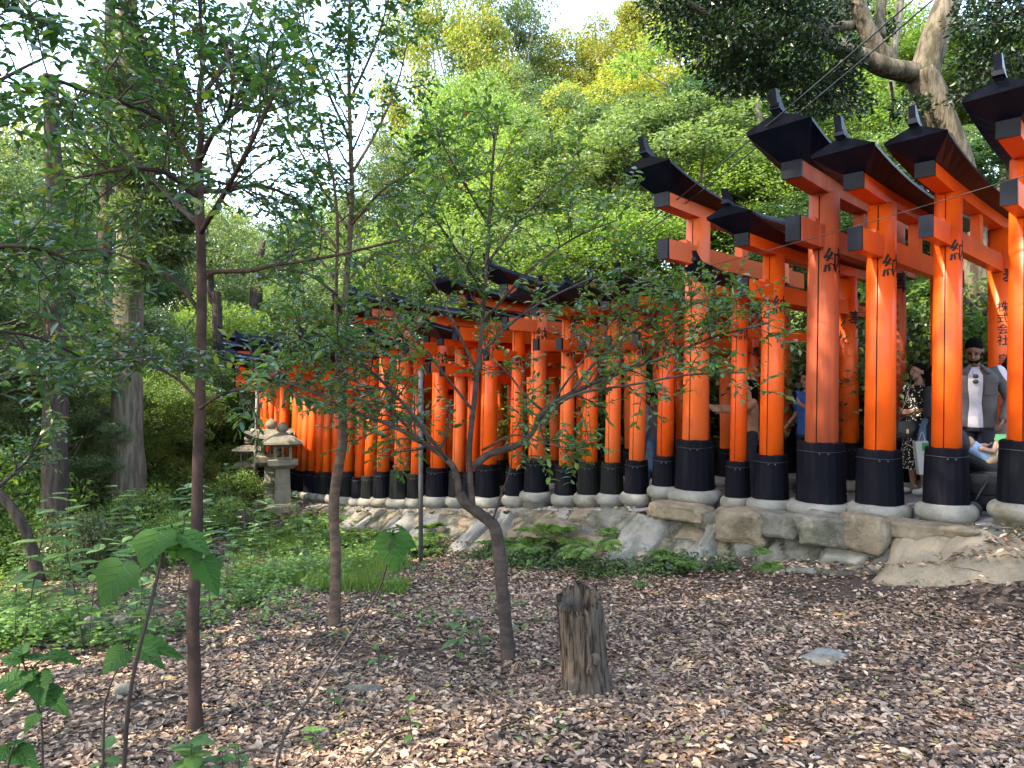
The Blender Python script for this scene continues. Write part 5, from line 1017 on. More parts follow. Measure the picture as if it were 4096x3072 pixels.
seedling('broad_leaf_seedling', 'seedling with very large drooping leaves beside the reddish stem', [grnd(455, 2.12), P(500, 3000, 2.05), P(530, 2720, 2.0), P(600, 2430, 2.0), P(655, 2200, 2.0), P(680, 2120, 2.0)],
         [L_((639, 2129), (560, 2262), 185, (-.15, -.75, .6), -.02, -.10), L_((497, 2258), (392, 2425), 215, (-.2, -.85, .45), 0, -.06), L_((762, 2158), (778, 2285), 95, (.2, -.8, .5), 0, -.03), L_((735, 2140), (845, 2205), 100, (.1, -.4, .9), 0, -.02),
          L_((812, 2238), (872, 2380), 105, (.3, -.8, .45), 0, -.04), L_((690, 2110), (610, 2100), 120, (0, -.1, 1), .02, .08), L_((540, 2210), (440, 2190), 110, (-.2, 0, 1), .05, .12), L_((610, 2250), (520, 2330), 140, (-.1, -.3, .9), .1, .12), L_((700, 2150), (700, 2240), 90, (.2, -.6, .8), .06, .06)], .007)
seedling('broad_leaf_seedling', 'lower broad leaved seedling whose leaves spread at mid height at left', [grnd(410, 2.25), P(415, 2950, 2.22), P(430, 2780, 2.2), P(480, 2660, 2.18), P(540, 2600, 2.15)],
         [L_((500, 2602), (400, 2690), 150, (-.1, -.5, .85), .15, .1), L_((560, 2570), (735, 2618), 85, (.1, -.55, .8), .12, .1), L_((520, 2560), (430, 2545), 70, (0, -.2, 1), .2, .3), L_((535, 2540), (510, 2500), 70, (0, -.2, 1), .2, .35), L_((560, 2600), (650, 2650), 80, (0, -.4, .9), .1, .0)], .004)
seedling('broad_leaf_seedling', 'leafy seedling filling the bottom left corner', [grnd(160, 2.3), P(170, 2950, 2.28), P(130, 2780, 2.25), P(90, 2640, 2.2)],
         [L_((110, 2690), (20, 2790), 120, (-.1, -.5, .85), .2, .1), L_((130, 2640), (250, 2600), 100, (0, -.3, 1), .2, .3), L_((150, 2700), (160, 2810), 110, (0, -.6, .8), .2, .1), L_((90, 2640), (0, 2620), 100, (0, -.3, 1), .2, .2), L_((90, 2620), (75, 2540), 70, (0, -.4, .9), .2, .4),
          L_((170, 2760), (270, 2840), 100, (.1, -.4, .9), .2, .1), L_((200, 2620), (330, 2640), 80, (0, -.3, 1), .3, .3), L_((60, 2720), (-60, 2740), 120, (-.1, -.4, .9), .1, .1), L_((150, 2860), (90, 2930), 70, (-.1, -.5, .8), .2, .15)], .004)
seedling('broad_leaf_seedling', 'cut off leafy sprout at the very bottom left', [grnd(40, 1.95), P(45, 3200, 1.9), P(30, 3080, 1.9), P(50, 2990, 1.88)],
         [L_((60, 3000), (150, 3060), 90, (0, -.4, .9), 0, -.05), L_((40, 2990), (-40, 3060), 90, (0, -.4, .9), 0, -.05), L_((60, 2980), (110, 2930), 70, (0, -.3, 1), 0, .1)], .003)
Yf = 2.3; f_ = Yf / F
seedling('broad_leaf_seedling', 'slanting bare stem ending in one hanging heart shaped leaf', [grnd(1070, 2.15), P(1110, 3040, 2.2), P(1240, 2790, 2.3), P(1400, 2540, 2.35), P(1500, 2390, 2.35), P(1545, 2270, 2.3), P(1560, 2150, 2.28)],
         [L_((1575, 2135), (1570, 2290), 150, (-.1, -.9, .35), 0, -.04), L_((1600, 2120), (1690, 2200), 60, (.2, -.3, .9), .02, .05), L_((1560, 2120), (1470, 2145), 60, (0, -.1, 1), .02, .08), L_((1590, 2110), (1640, 2130), 55, (0, -.5, .9), .06, .1)], .005)
# fresh sprouts with narrow leaves
def sprout(px, Y, h, nl, L, label, seed, mk='lf_cover', wob=.3):
    r = np.random.default_rng(seed); b = grnd(px, Y); rt = empty('sprout', tuple(b), r.uniform(0, 6), label, 'plant', 'green sprouts on the slope'); top = np.array([r.normal() * .1 * h, r.normal() * .1 * h, h]); st = smooth_pts(np.array([(0, 0, -.03), top * .5 + [.01, 0, 0], top]), 5)
    mb = MB(); mb.add(*tube(st, np.linspace(.004, .0018, len(st)), 6)); mb.build('stem', M['twig'], rt); mb = MB()
    for q in range(nl):
        f = .35 + .65 * q / max(nl - 1, 1); p = st[int(f * (len(st) - 1))]; a = q * 2.4; el = r.uniform(-.1, .45); d = np.array([math.cos(a) * math.cos(el), math.sin(a) * math.cos(el), math.sin(el)]); l = L * r.uniform(.7, 1.15)
        v, f2 = broadleaf(p, p + d * l, l * .62, (-.1 * math.cos(a), -.1 * math.sin(a), 1), q, .25, False); mb.add(v, f2, 0, True)
    mb.build('leaves', M[mk], rt); return rt
sprout(790, 3.08, .27, 18, .12, 'bright bushy sprout at the foot of the reddish stem', 1, 'lf_cover'); sprout(885, 3.15, .20, 9, .09, 'smaller sprout just right of the bright bushy one', 2, 'lf_cover')
for q, (px, Y, h, nl, L, lab) in enumerate([(1250, 3.7, .12, 6, .075, 'tiny green sprout on a bare patch near the bottom'), (1330, 4.2, .12, 5, .06, 'tiny sprout below the pale stemmed sapling'), (1515, 4.9, .20, 5, .09, 'small sprout between two saplings'), (1830, 5.1, .36, 7, .12, 'upright sprout left of the crooked trunk'), (1930, 5.3, .24, 7, .10, 'leafy sprout at the foot of the crooked trunk'),
                                           (1660, 3.7, .22, 5, .07, 'thin reddish sprout in the litter'), (2240, 3.8, .07, 4, .05, 'tiny bright sprout below the stump'), (960, 3.3, .16, 6, .07, 'low sprout near the bottom edge'), (430, 3.2, .22, 6, .09, 'sprout beneath the large leaves'), (1550, 9.3, .4, 7, .14, 'tall sprout at the mossy wall'), (1640, 10.2, .3, 6, .12, 'sprout hanging over the wall stones')]):
    sprout(px, Y, h, nl, L, lab, q + 10)
# thin wild seedlings standing in the left wood: one mesh set, copied
proto = None; lst = []
r = np.random.default_rng(31)
for q in range(96):
    Y = 5.6 + 12 * r.random() ** 1.3; px = r.uniform(-60, 1250) if Y > 8 else r.uniform(-80, 880); h = r.uniform(.35, 1.25)
    if q < 3: o = sprout(px, Y, .9, (15, 20, 13)[q], .14, 'x', 60 + q, 'lf_cover'); o['group'] = 'thin seedlings in the left wood'; pro = (pro + [o]) if q else [o]
    else: o = copy_tree(pro[q % 3]); o.location = grnd(px, Y); o.rotation_euler = (0, 0, r.uniform(0, 6.28))
    s = h / .9; o.scale = (s * 1.1, s * 1.1, s); o.name = 'seedling'; lst.append(o)
label_set(lst, 'thin leafy seedling standing in the left wood')

# ------------------------------------------------------------------ people
M['skin_tan'] = mat('tan_skin', (.24, .125, .08), .5, .4, (9, (.20, .10, .065), .4, .7)); M['skin_light'] = mat('light_skin', (.34, .20, .14), .5, .4, (9, (.30, .165, .12), .4, .7)); M['skin_brown'] = mat('brown_skin', (.13, .065, .042), .5, .4)
M['hair'] = mat('black_hair', (.003, .0025, .0025), .9, .05, None, (60, .5, .004, (1, 1, .1)))
def cloth(name, c, c2=None, sc_=12): return mat(name, c, .9, .1, (sc_, c2 or tuple(x * .8 for x in c), .4, .7), (90, .25, .002))
M['grey_jacket'] = cloth('grey_overshirt', (.075, .072, .076)); M['white_tee'] = cloth('white_tee', (.42, .39, .43)); M['dark_trouser'] = cloth('dark_trousers', (.022, .024, .032)); M['navy'] = cloth('blue_tee', (.03, .09, .30)); M['greysweat'] = cloth('grey_sweater', (.17, .17, .21))
M['denim'] = cloth('blue_denim', (.06, .12, .22), (.12, .19, .30), 20); M['tan_shirt'] = cloth('tan_shirt', (.34, .17, .10)); M['pink_lace'] = cloth('pale_pink_lace', (.33, .25, .27), (.22, .16, .18), 60); M['charcoal'] = cloth('charcoal_cloth', (.03, .03, .035)); M['shoe'] = mat('white_shoe', (.42, .41, .38), .6, .3); M['shoe_dark'] = mat('dark_shoe', (.03, .03, .03), .5, .3)
def dots():
    m = mat('black_dress_white_spots', (.012, .012, .014), .85, .15); nt = m.node_tree; b = nt.nodes['Principled BSDF']; tc = nt.nodes.new('ShaderNodeTexCoord'); v = nt.nodes.new('ShaderNodeTexVoronoi'); v.inputs['Scale'].default_value = 34
    nt.links.new(tc.outputs['Object'], v.inputs['Vector']); lt = nt.nodes.new('ShaderNodeMath'); lt.operation = 'LESS_THAN'; lt.inputs[1].default_value = .30; nt.links.new(v.outputs['Distance'], lt.inputs[0]); mx = nt.nodes.new('ShaderNodeMix'); mx.data_type = 'RGBA'
    nt.links.new(lt.outputs[0], mx.inputs['Factor']); mx.inputs['A'].default_value = (.012, .012, .014, 1); mx.inputs['B'].default_value = (.62, .62, .58, 1); nt.links.new(mx.outputs['Result'], b.inputs['Base Color']); return m
M['dress'] = dots()
def capsule(a, b, ra, rb, n=14):
    a, b = np.array(a, float), np.array(b, float); d = b - a; L = np.linalg.norm(d) + 1e-9; pr = []
    for t_ in np.linspace(-math.pi / 2, 0, 5)[1:]: pr.append((ra * math.cos(t_), ra * math.sin(t_)))
    for t_ in np.linspace(0, math.pi / 2, 5)[:-1]: pr.append((rb * math.cos(t_), L + rb * math.sin(t_)))
    v, f = lathe(pr, n); z = d / L; x = np.cross([0, 1, 0] if abs(z[1]) < .9 else [1, 0, 0], z); x /= np.linalg.norm(x); y = np.cross(z, x); return v @ np.array([x, y, z]) + a, f
def loft(secs, n=22):
    """secs: (cx, cy, z, rx, ry) elliptical rings"""
    an = np.linspace(0, 2 * math.pi, n, endpoint=False); V = np.vstack([np.stack([c[0] + c[3] * np.cos(an), c[1] + c[4] * np.sin(an), c[2] + 0 * an], 1) for c in secs]); m = len(secs)
    return V, [(i * n + j, i * n + (j + 1) % n, (i + 1) * n + (j + 1) % n, (i + 1) * n + j) for i in range(m - 1) for j in range(n)] + [tuple(range(n))[::-1], tuple(range((m - 1) * n, m * n))]
def solid(name, shapes, m, parent, voxel=.008, smooth_=3):
    mb = MB(); [mb.add(*s) for s in shapes]; o = mb.build(name, m, parent); md = o.modifiers.new('remesh', 'REMESH'); md.mode = 'VOXEL'; md.voxel_size = voxel; md.use_smooth_shade = True
    if smooth_: s = o.modifiers.new('smooth', 'SMOOTH'); s.iterations = smooth_; s.factor = .5
    return o
def hand(w, d, palm_n, side, curl=.5, s=1.0):
    """palm, four bent fingers of unequal length and a thumb; w wrist point, d direction, palm_n palm normal"""
    w = np.array(w, float); d = np.array(d, float); d /= np.linalg.norm(d); n = np.array(palm_n, float); n -= d * (n @ d); n /= np.linalg.norm(n); x = np.cross(d, n) * side; S = []
    pc = w + d * .085 * s
    for q in (-.027, -.009, .009, .027): S.append(capsule(w + x * q * .55 * s + d * .01, pc + x * q * s, .014 * s, .0115 * s, 8))
    for q, l, rr in ((-.030, .060, .0078), (-.010, .074, .0088), (.010, .080, .0090), (.030, .070, .0086)):
        b = pc + x * q * s; dd = d.copy(); l *= s
        for k, fl in enumerate((.45, .32, .25)):
            a = curl * (.55 + .35 * k); dd = dd * math.cos(a) + n * math.sin(a); dd /= np.linalg.norm(dd); n2 = np.cross(dd, np.cross(n, dd)); e = b + dd * l * fl; S.append(capsule(b, e, rr * s * (1 - .08 * k), rr * s * (.92 - .08 * k), 8)); b = e
    t0 = w + d * .025 * s + x * .026 * s; t1 = t0 + (d * .7 + x * .6 + n * .2) * .045 * s; t2 = t1 + (d * .9 + x * .15 + n * .3) * .032 * s; S += [capsule(t0, t1, .012 * s, .0098 * s, 8), capsule(t1, t2, .0098 * s, .0082 * s, 8)]
    return S
def person(px, Y, label, H=1.72, face=0.0, skin='skin_tan', top='navy', sleeves=1.0, bottom='dark_trouser', skirt=None, shoes='shoe', hair='short', female=False, pose=None, head_pitch=0.0, head_yaw=0.0, z=None, open_shirt=None, beard=False, extra=None, hands_curl=.5, X=None, layer=None):
    """local frame: -y is forward, x the person's left; face turns it about z (0 = towards the camera)"""
    x = (px - 2048) / F * Y if X is None else X; d_, t_ = sdist([x], [Y]); z = float(pathz(t_)[0]) + .015 if z is None else z; k = H / 1.75; sw = .175 if female else .20
    rt = empty('person', (x, Y, z), face, label, 'person'); rt.scale = (k, k, k)
    J = dict(neck=(0, .01, 1.46), head=(0, -.015, 1.625), shL=(sw, 0, 1.41), shR=(-sw, 0, 1.41), elL=(sw + .05, .02, 1.12), elR=(-sw - .05, .02, 1.12), wrL=(sw + .04, -.08, .88), wrR=(-sw - .04, -.08, .88), hipL=(.09, 0, .92), hipR=(-.09, 0, .92), knL=(.10, -.02, .49), knR=(-.10, -.02, .49), anL=(.10, .02, .09), anR=(-.10, .02, .09), hdL=None, hdR=None, pnL=(-1, 0, 0), pnR=(1, 0, 0))
    J.update(pose or {}); g_ = {a: (np.array(b, float) if b is not None else None) for a, b in J.items()}
    hc = g_['head']; S = [loft([(0, 0, .86, .15, .10), (0, 0, .95, .155, .11), (0, 0, 1.08, .13, .10), (0, 0, 1.25, .155, .11), (0, 0, 1.37, .165, .10), (0, .005, 1.44, .10, .07), (0, .01, 1.47, .055, .055)]), capsule((0, .015, 1.42), hc + [0, .02, -.07], .056, .050)]
    for s in 'LR':
        S += [capsule(g_['sh' + s], g_['el' + s], .050, .040), capsule(g_['el' + s], g_['wr' + s], .038, .027), capsule(g_['hip' + s], g_['kn' + s], .085, .058), capsule(g_['kn' + s], g_['an' + s], .056, .038), capsule(g_['an' + s] + [0, .03, -.04], g_['an' + s] + [0, -.13, -.055], .035, .030)]
        hd = g_['hd' + s]; hd = g_['wr' + s] - g_['el' + s] if hd is None else hd; S += hand(g_['wr' + s], hd, g_['pn' + s], 1 if s == 'L' else -1, hands_curl)
    # head in its own frame, turned and tipped
    Rm = np.array(Matrix.Rotation(head_yaw, 3, 'Z') @ Matrix.Rotation(head_pitch, 3, 'X'))
    def hd_(sh): return (sh[0] @ Rm.T + hc, sh[1])
    S += [hd_(ellipsoid((0, .012, .03), (.076, .094, .088), 16, 12)), hd_(ellipsoid((0, -.030, -.045), (.054, .058, .060), 14, 10)), hd_(capsule((0, -.085, .02), (0, -.106, -.018), .008, .014, 8)), hd_(ellipsoid((0, -.080, -.052), (.024, .013, .008), 10, 6)), hd_(ellipsoid((0, -.078, -.090), (.022, .018, .016), 10, 6)), hd_(ellipsoid((.078, .015, -.005), (.010, .018, .030), 8, 6)), hd_(ellipsoid((-.078, .015, -.005), (.010, .018, .030), 8, 6))]
    body = solid('body', S, M[skin], rt, .0065, 3)
    mb = MB(); [mb.add(*hd_(ellipsoid((s * .030, -.088, .012), (.012, .007, .006), 8, 6))) for s in (-1, 1)]; mb.build('eye_pair', M['shoe_dark'], rt)
    mb = MB(); [mb.add(*hd_(ellipsoid((s * .031, -.090, .032), (.020, .007, .005), 8, 6))) for s in (-1, 1)]; mb.build('eyebrow_pair', M['hair'], rt)
    hs = [hd_(ellipsoid((0, .026, .052), (.083, .097, .083), 18, 12)), hd_(ellipsoid((0, .056, -.008), (.081, .064, .090), 14, 10))]
    if hair == 'long': hs += [(lambda q: (q[0] + hc, q[1]))(loft([(0, .09, -.42, .07, .03), (0, .085, -.25, .10, .045), (0, .075, -.08, .095, .06), (0, .06, .05, .08, .07)]))]
    if hair == 'bun': hs += [hd_(ellipsoid((0, .115, -.01), (.05, .045, .05), 12, 8))]
    hr = solid('hair', hs, M['hair'], rt, .009, 2)
    if beard: solid('beard', [hd_(ellipsoid((0, -.040, -.082), (.056, .054, .034), 14, 10))], M['hair'], rt, .008, 2)
    # clothing
    e = .014; tt = [loft([(0, 0, .84 if not skirt else .98, .172, .125), (0, 0, .95, .172, .128), (0, 0, 1.08, .15 if not female else .135, .12), (0, 0, 1.25, .175, .130), (0, 0, 1.37, .185, .120), (0, .005, 1.435, .125, .085), (0, .008, 1.455, .078, .072)])]
    for s in 'LR':
        a, b, c = g_['sh' + s], g_['el' + s], g_['wr' + s]; tt.append(capsule(a + [0, 0, -.005], a + (b - a) * min(1, sleeves * 2 if sleeves < .5 else 1) * (.98), .070, .058))
        if sleeves >= 1: tt.append(capsule(b, b + (c - b) * .93, .056, .045))
    if skirt: tt = tt + [loft([(0, -.01, skirt, .27, .22), (0, 0, .62, .22, .18), (0, 0, .92, .185, .15), (0, 0, 1.05, .14, .12)])]
    up = solid('dress' if skirt else 'shirt', tt, M[top], rt, .010, 3)
    if layer:      # open overshirt: two front panels stand open over the tee
        sh = [loft([(0, .03, .84, .175, .13), (0, .03, 1.0, .17, .13), (0, .03, 1.25, .185, .135), (0, .025, 1.37, .185, .115), (0, .02, 1.45, .125, .085)])]
        for s, sg in (('L', 1), ('R', -1)):
            a, b, c = g_['sh' + s], g_['el' + s], g_['wr' + s]; sh += [capsule(a + [-sg * .015, 0, -.01], b, .074, .062), capsule(b, b + (c - b) * .92, .060, .052), loft([(sg * .115, -.080, .84, .068, .050), (sg * .115, -.090, 1.1, .072, .050), (sg * .12, -.085, 1.35, .075, .045), (sg * .075, -.055, 1.45, .04, .04)])]
        ov = solid('overshirt', sh, M[layer], rt, .010, 3)
        mb = MB(); mb.add(*box((.135, -.145, 1.24), (.105, .012, .13)), 0, False); mb.add(*box((.135, -.152, 1.29), (.112, .010, .035)), 0, False); mb.build('chest_pocket', M[layer], ov)
        mb = MB(); [mb.add(*capsule((sg * .05, -.085, 1.47), (sg * .11, -.115, 1.40), .016, .022, 8)) for sg in (-1, 1)]; mb.build('collar', M[layer], ov)
    if bottom and not skirt:
        bt = [loft([(0, 0, .80, .16, .12), (0, 0, .90, .17, .125), (0, 0, 1.0, .155, .115)])]
        for s in 'LR': bt += [capsule(g_['hip' + s], g_['kn' + s], .100, .074), capsule(g_['kn' + s], g_['an' + s] + [0, 0, .02], .072, .058)]
        solid('trousers', bt, M[bottom], rt, .011, 3)
    for s in 'LR':
        a = g_['an' + s]; solid('shoe', [capsule(a + [0, .035, -.045], a + [0, -.15, -.052], .045, .040), capsule(a + [0, .02, -.02], a + [0, .0, .0], .046, .044)], M[shoes], rt, .009, 2)
    return rt
pr_ = person(3900, 7.6, 'bearded man in an open grey overshirt looking down at the stroller', 1.76, R(-30), 'skin_brown', 'white_tee', .4, 'dark_trouser', None, 'shoe_dark', 'short', False,
             dict(head=(-.01, -.055, 1.615), elL=(.31, .0, 1.13), wrL=(.23, -.20, .93), elR=(-.27, .02, 1.13), wrR=(-.20, -.15, .93)), R(32), R(-8), beard=True, layer='grey_jacket')
mb = MB()
for s in (-1, 1): mb.add(*ellipsoid((.0, -.150, 1.335 + s * .028), (.027, .008, .022), 12, 8))
mb.add(*tube([(-.02, -.146, 1.36), (-.025, -.135, 1.42)], .003, 5)); mb.build('sunglasses', M['shoe_dark'], pr_)
wm = person(3672, 9.15, 'woman in black dress with white spots and white sneakers, seen in profile', 1.62, R(-78), 'skin_tan', 'dress', .3, None, .34, 'shoe', 'bun', True,
            dict(elR=(-.24, .05, 1.14), wrR=(-.16, -.16, 1.12), elL=(.24, .02, 1.14), wrL=(.12, -.20, 1.10), hdR=(.3, -1, 0), hdL=(-.3, -1, 0)), 0, R(6))
mb = MB()
for q in (0, .02, .035): mb.add(*tube([(-.165 + .03 * math.cos(a), -.135 + .0 * a - q, 1.12 + .03 * math.sin(a)) for a in np.linspace(0, 6.28, 14)], .0035, 5, False))
mb.build('bangles', mat('gold_bangle', (.7, .5, .22), .3, .5, metal=.8), wm)
# handbag, shopping bag, jacket
def bag(px, py, Y, label):
    b = P(px, py, Y); rt = empty('handbag', tuple(b), R(5), label, 'handbag'); lm = mat('black_leather', (.014, .014, .018), .4, .5)
    solid('bag_body', [loft([(0, 0, -.12, .135, .05), (0, 0, -.06, .145, .058), (0, 0, .04, .135, .052), (0, 0, .085, .12, .035)])], lm, rt, .008, 3)
    mb = MB(); mb.add(*box((0, -.052, .02), (.26, .02, .12)), 0, False); mb.build('flap', lm, rt); mb = MB(); mb.add(*box((-.02, -.066, -.035), (.028, .012, .05)), 0, False); mb.build('clasp', mat('brass_clasp', (.7, .42, .15), .35, .5, metal=.7), rt)
    mb = MB(); mb.add(*tube(smooth_pts(np.array([(-.10, 0, .07), (-.03, 0, .13), (.05, 0, .13), (.11, 0, .07)]), 4), .009, 6)); mb.build('handle', lm, rt)
    mb = MB(); mb.add(*tube(smooth_pts(np.array([(-.10, 0, .08), (.02, .03, .32), (.15, .10, .62)]), 4), .008, 6)); mb.build('strap', lm, rt)
bag(3622, 1712, 8.85, 'black leather handbag with brass clasp hanging behind the spotted dress')
sb = P(3688, 1830, 8.6); rt = empty('shopping_bag', tuple(sb), R(-8), 'white paper shopping bag with green square held beside the spotted dress', 'bag'); mb = MB(); mb.add(*sqloft([(.085, -.19), (.09, .19)]), 0, False); bo = mb.build('bag_body', mat('bag_paper', (.38, .38, .35), .8, .2), rt); bo.scale = (.78, .5, 1)
bo.rotation_euler = (0, R(-6), 0); mb = MB(); mb.add(*box((.018, -.050, .13), (.07, .006, .09)), 0, False); mb.build('green_square', mat('bag_green', (.03, .22, .07), .8, .2), rt); mb = MB(); mb.add(*box((.05, -.050, -.14), (.03, .006, .05)), 0, False); mb.build('blue_patch', mat('bag_blue', (.03, .12, .30), .8, .2), rt)
v, f = flat_text('堂', .07, .02); mb = MB(); mb.add(np.stack([v[:, 0] + .05, 0 * v[:, 0] - .054, v[:, 1] + .08], 1), f, 0, False); mb.build('inscription', M['ink'], rt)
mb = MB(); mb.add(*tube(smooth_pts(np.array([(-.04, 0, .18), (0, 0, .30), (.04, 0, .18)]), 5), .004, 5)); mb.build('handle', M['shoe'], rt)
dj = P(3712, 1700, 8.75); o = solid('denim_jacket', [loft([(-.05, 0, -.30, .09, .05), (-.02, 0, -.15, .10, .06), (.0, 0, .0, .09, .06), (.03, 0, .12, .06, .05)]), capsule((-.03, -.02, .05), (-.13, -.03, -.38), .045, .035)], M['denim'], None, .009, 3); o.location = dj; tag(o, 'pale denim jacket draped over an arm beside the spotted dress', 'jacket')
pp2 = person(3742, 8.75, 'dark haired person in glasses half hidden behind the second front pillar', 1.56, R(38), 'skin_light', 'charcoal', 1.0, 'dark_trouser', None, 'shoe', 'long', True, dict(wrR=(-.14, -.20, 1.02), elR=(-.24, 0, 1.10)), R(24), R(-20))
mb = MB(); [mb.add(*tube([(s * .033 + .024 * math.cos(a), -.112, 1.637 + .018 * math.sin(a)) for a in np.linspace(0, 6.28, 14)], .0025, 5, False)) for s in (-1, 1)]; mb.build('glasses', M['shoe_dark'], pp2)
person(4052, 8.1, 'woman in pale pink lace dress with dark hair at the right edge', 1.58, R(60), 'skin_light', 'pink_lace', .3, None, .45, 'shoe', 'long', True, dict(wrR=(-.10, -.26, 1.08), elR=(-.22, -.02, 1.12)), R(20), 0)
bl = person(3232, 9.75, 'man in blue t-shirt and watch holding up a phone behind the weathered pillar', 1.63, R(-72), 'skin_tan', 'navy', .35, 'dark_trouser', None, 'shoe_dark', 'short', False, dict(elL=(.24, -.05, 1.14), wrL=(.16, -.27, 1.28), hdL=(-.1, -.6, .8), elR=(-.26, .03, 1.13), wrR=(-.27, -.17, .93)), R(12), 0)
mb = MB(); mb.add(*tube([(-.268 + .034 * math.cos(a), -.14, .965 + .034 * math.sin(a)) for a in np.linspace(0, 6.28, 16)], .010, 6, False)); mb.build('watch', M['shoe_dark'], bl)
mb = MB(); mb.add(*box((.14, -.345, 1.38), (.075, .012, .15)), 0, False); o = mb.build('phone', M['black']); o.location = bl.location; o.rotation_euler = bl.rotation_euler; o.scale = bl.scale; tag(o, 'dark phone held up by the man in the blue t-shirt', 'phone')
person(3000, 10.0, 'person with long black hair and tan shirt reaching one arm to the left', 1.56, R(-95), 'skin_light', 'tan_shirt', 1.0, 'charcoal', None, 'shoe_dark', 'long', True, dict(elR=(-.22, -.22, 1.30), wrR=(-.20, -.48, 1.33), elL=(.22, -.2, 1.28), wrL=(.18, -.45, 1.30)), R(0), 0)
gw = person(2610, 11.4, 'man in grey sweater and jeans walking left with a backpack strap', 1.60, R(-125), 'skin_tan', 'greysweat', 1.0, 'denim', None, 'shoe_dark', 'short', False, dict(knR=(-.1, -.12, .49), anR=(-.1, -.18, .09), knL=(.1, .05, .49), anL=(.1, .22, .12), wrR=(-.22, -.24, 1.0), elR=(-.25, -.02, 1.14)), 0, R(-10))
mb = MB(); mb.add(*tube(smooth_pts(np.array([(.10, .12, 1.20), (.12, .06, 1.45), (.12, -.10, 1.38), (.12, -.15, 1.20)]), 4), .016, 6)); mb.build('backpack_strap', M['tan_shirt'], gw)
# a passer-by just outside the right edge; only the fingers show
person(0, 1.12, 'passer-by outside the right edge of whom only pale finger tips show', 1.68, R(-90), 'skin_light', 'charcoal', 1.0, 'denim', None, 'shoe', 'short', True, dict(elR=(-.22, .0, 1.22), wrR=(-.10, -.20, 1.37), hdR=(.45, -.9, .02), pnR=(.3, .2, -1), hdL=None), 0, 0, z=gz(1.30, 1.12), X=1.145, hands_curl=.35)
# stroller with a small child
st = P(3930, 1990, 7.15); d_, t_ = sdist([st[0]], [st[1]]); st[2] = float(pathz(t_)[0]) + .015
rt = empty('stroller', tuple(st), R(0), 'black folding stroller with reclined seat in front of the bearded man', 'stroller'); blk = mat('stroller_fabric', (.010, .010, .013), .6, .3); tube_m = mat('stroller_frame', (.02, .02, .022), .35, .5, metal=.5)
solid('seat', [loft([(.02, 0, .22, .20, .17), (.04, 0, .34, .26, .19), (.05, 0, .42, .27, .18)]), capsule((.22, -.05, .40), (-.20, .06, .62), .09, .10), capsule((.22, .08, .40), (-.20, .12, .62), .09, .10)], blk, rt, .012, 3)
solid('canopy', [ellipsoid((-.26, .05, .70), (.13, .19, .17), 14, 10)], blk, rt, .012, 2); solid('basket', [loft([(.04, 0, .10, .16, .14), (.04, 0, .22, .20, .16)])], blk, rt, .012, 2)
for x in (-.22, .28):
    for y in (-.2, .2):
        v, f = lathe([(.03, -.018), (.078, -.018), (.085, 0), (.078, .018), (.03, .018)], 18); v = v[:, [0, 2, 1]]; mb = MB(); mb.add(v + [x, y, .085], [q[::-1] for q in f]); w_ = mb.build('wheel', M['shoe_dark'], rt); mb = MB(); mb.add(*tube([(x, y - .02, .085), (x, y + .02, .085)], .022, 10)); mb.build('hub', M['metal'], w_)
        mb = MB(); mb.add(*tube([(x, y * .9, .10), (x * .5 + .03, y * .9, .36)], .012, 8)); mb.build('frame_tube', tube_m, rt)
mb = MB(); mb.add(*tube(smooth_pts(np.array([(-.25, -.17, .45), (-.40, -.17, .85), (-.46, 0, .98), (-.40, .17, .85), (-.25, .17, .45)]), 4), .012, 8)); mb.build('push_bar', tube_m, rt)
v, f = flat_text('YOYO', .045, .02); mb = MB(); mb.add(np.stack([v[:, 0] + .10, 0 * v[:, 0] - .215, v[:, 1] + .40], 1), f, 0, False); mb.build('lettering', M['shoe'], rt)
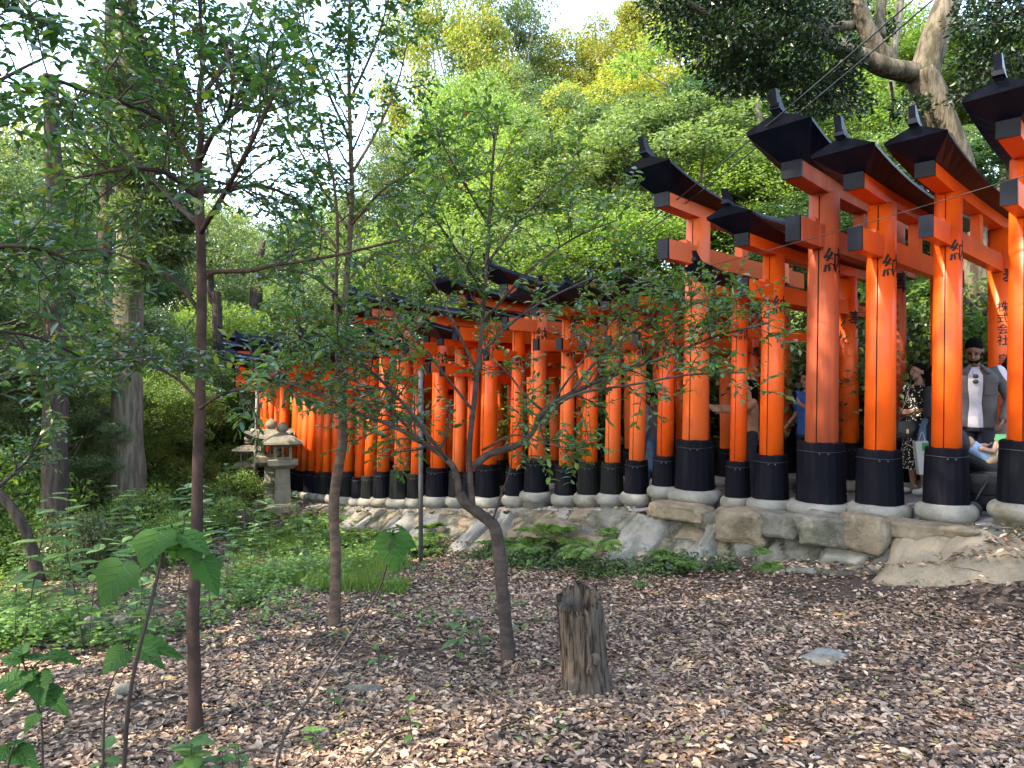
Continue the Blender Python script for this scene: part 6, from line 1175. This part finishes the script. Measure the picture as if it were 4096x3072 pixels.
S = [ellipsoid((-.16, -.02, .715), (.062, .07, .062), 14, 10), capsule((-.12, -.02, .67), (.04, -.02, .54), .062, .066), capsule((-.07, -.09, .66), (.03, -.11, .63), .026, .022), capsule((.03, -.11, .63), (.075, -.09, .72), .021, .018), capsule((-.08, .06, .67), (.06, .05, .68), .026, .020),
     capsule((.05, -.06, .54), (.17, -.10, .68), .042, .036), capsule((.17, -.10, .68), (.25, -.11, .56), .034, .026), capsule((.25, -.11, .56), (.29, -.13, .555), .022, .017), capsule((.05, .04, .54), (.18, .03, .66), .042, .036), capsule((.18, .03, .66), (.27, .03, .56), .034, .026), ellipsoid((-.185, -.083, .72), (.012, .012, .01), 8, 6)] + hand((.075, -.09, .72), (.3, 0, 1), (0, 1, 0), 1, .5, .45) + hand((.06, .05, .68), (1, 0, .2), (0, 0, 1), 1, .5, .45)
ch = empty('person', tuple(st), 0, 'small child in blue top lying in the stroller with a green packet', 'person'); solid('body', S, M['skin_light'], ch, .006, 2); solid('hair', [ellipsoid((-.175, 0, .735), (.058, .07, .055), 14, 10)], M['hair'], ch, .007, 2)
solid('shirt', [capsule((-.11, -.02, .665), (.02, -.02, .56), .070, .074)], cloth('baby_blue', (.25, .36, .55)), ch, .008, 2); solid('shorts', [capsule((.02, -.04, .54), (.10, -.08, .60), .058, .052), capsule((.02, .03, .54), (.10, .04, .60), .058, .052)], cloth('beige_shorts', (.40, .30, .20)), ch, .008, 2)
mb = MB(); v, f = box((.11, -.10, .765), (.10, .012, .065)); mb.add(v, f, 0, False); o = mb.build('snack_packet', mat('green_packet', (.08, .30, .12), .4, .5)); o.location = st; tag(o, 'small green packet in the hand of the child in the stroller', 'packet')
# green mesh panel far behind the pillars
g_ = P(3435, 1520, 16.5); mb = MB(); mb.add(*box((0, 0, 0), (.75, .03, .55)), 0, False); o = mb.build('green_panel', mat('green_sheet', (.02, .30, .18), .6, .3)); o.location = g_; tag(o, 'small bright green panel glimpsed between pillars on the bank', 'panel')
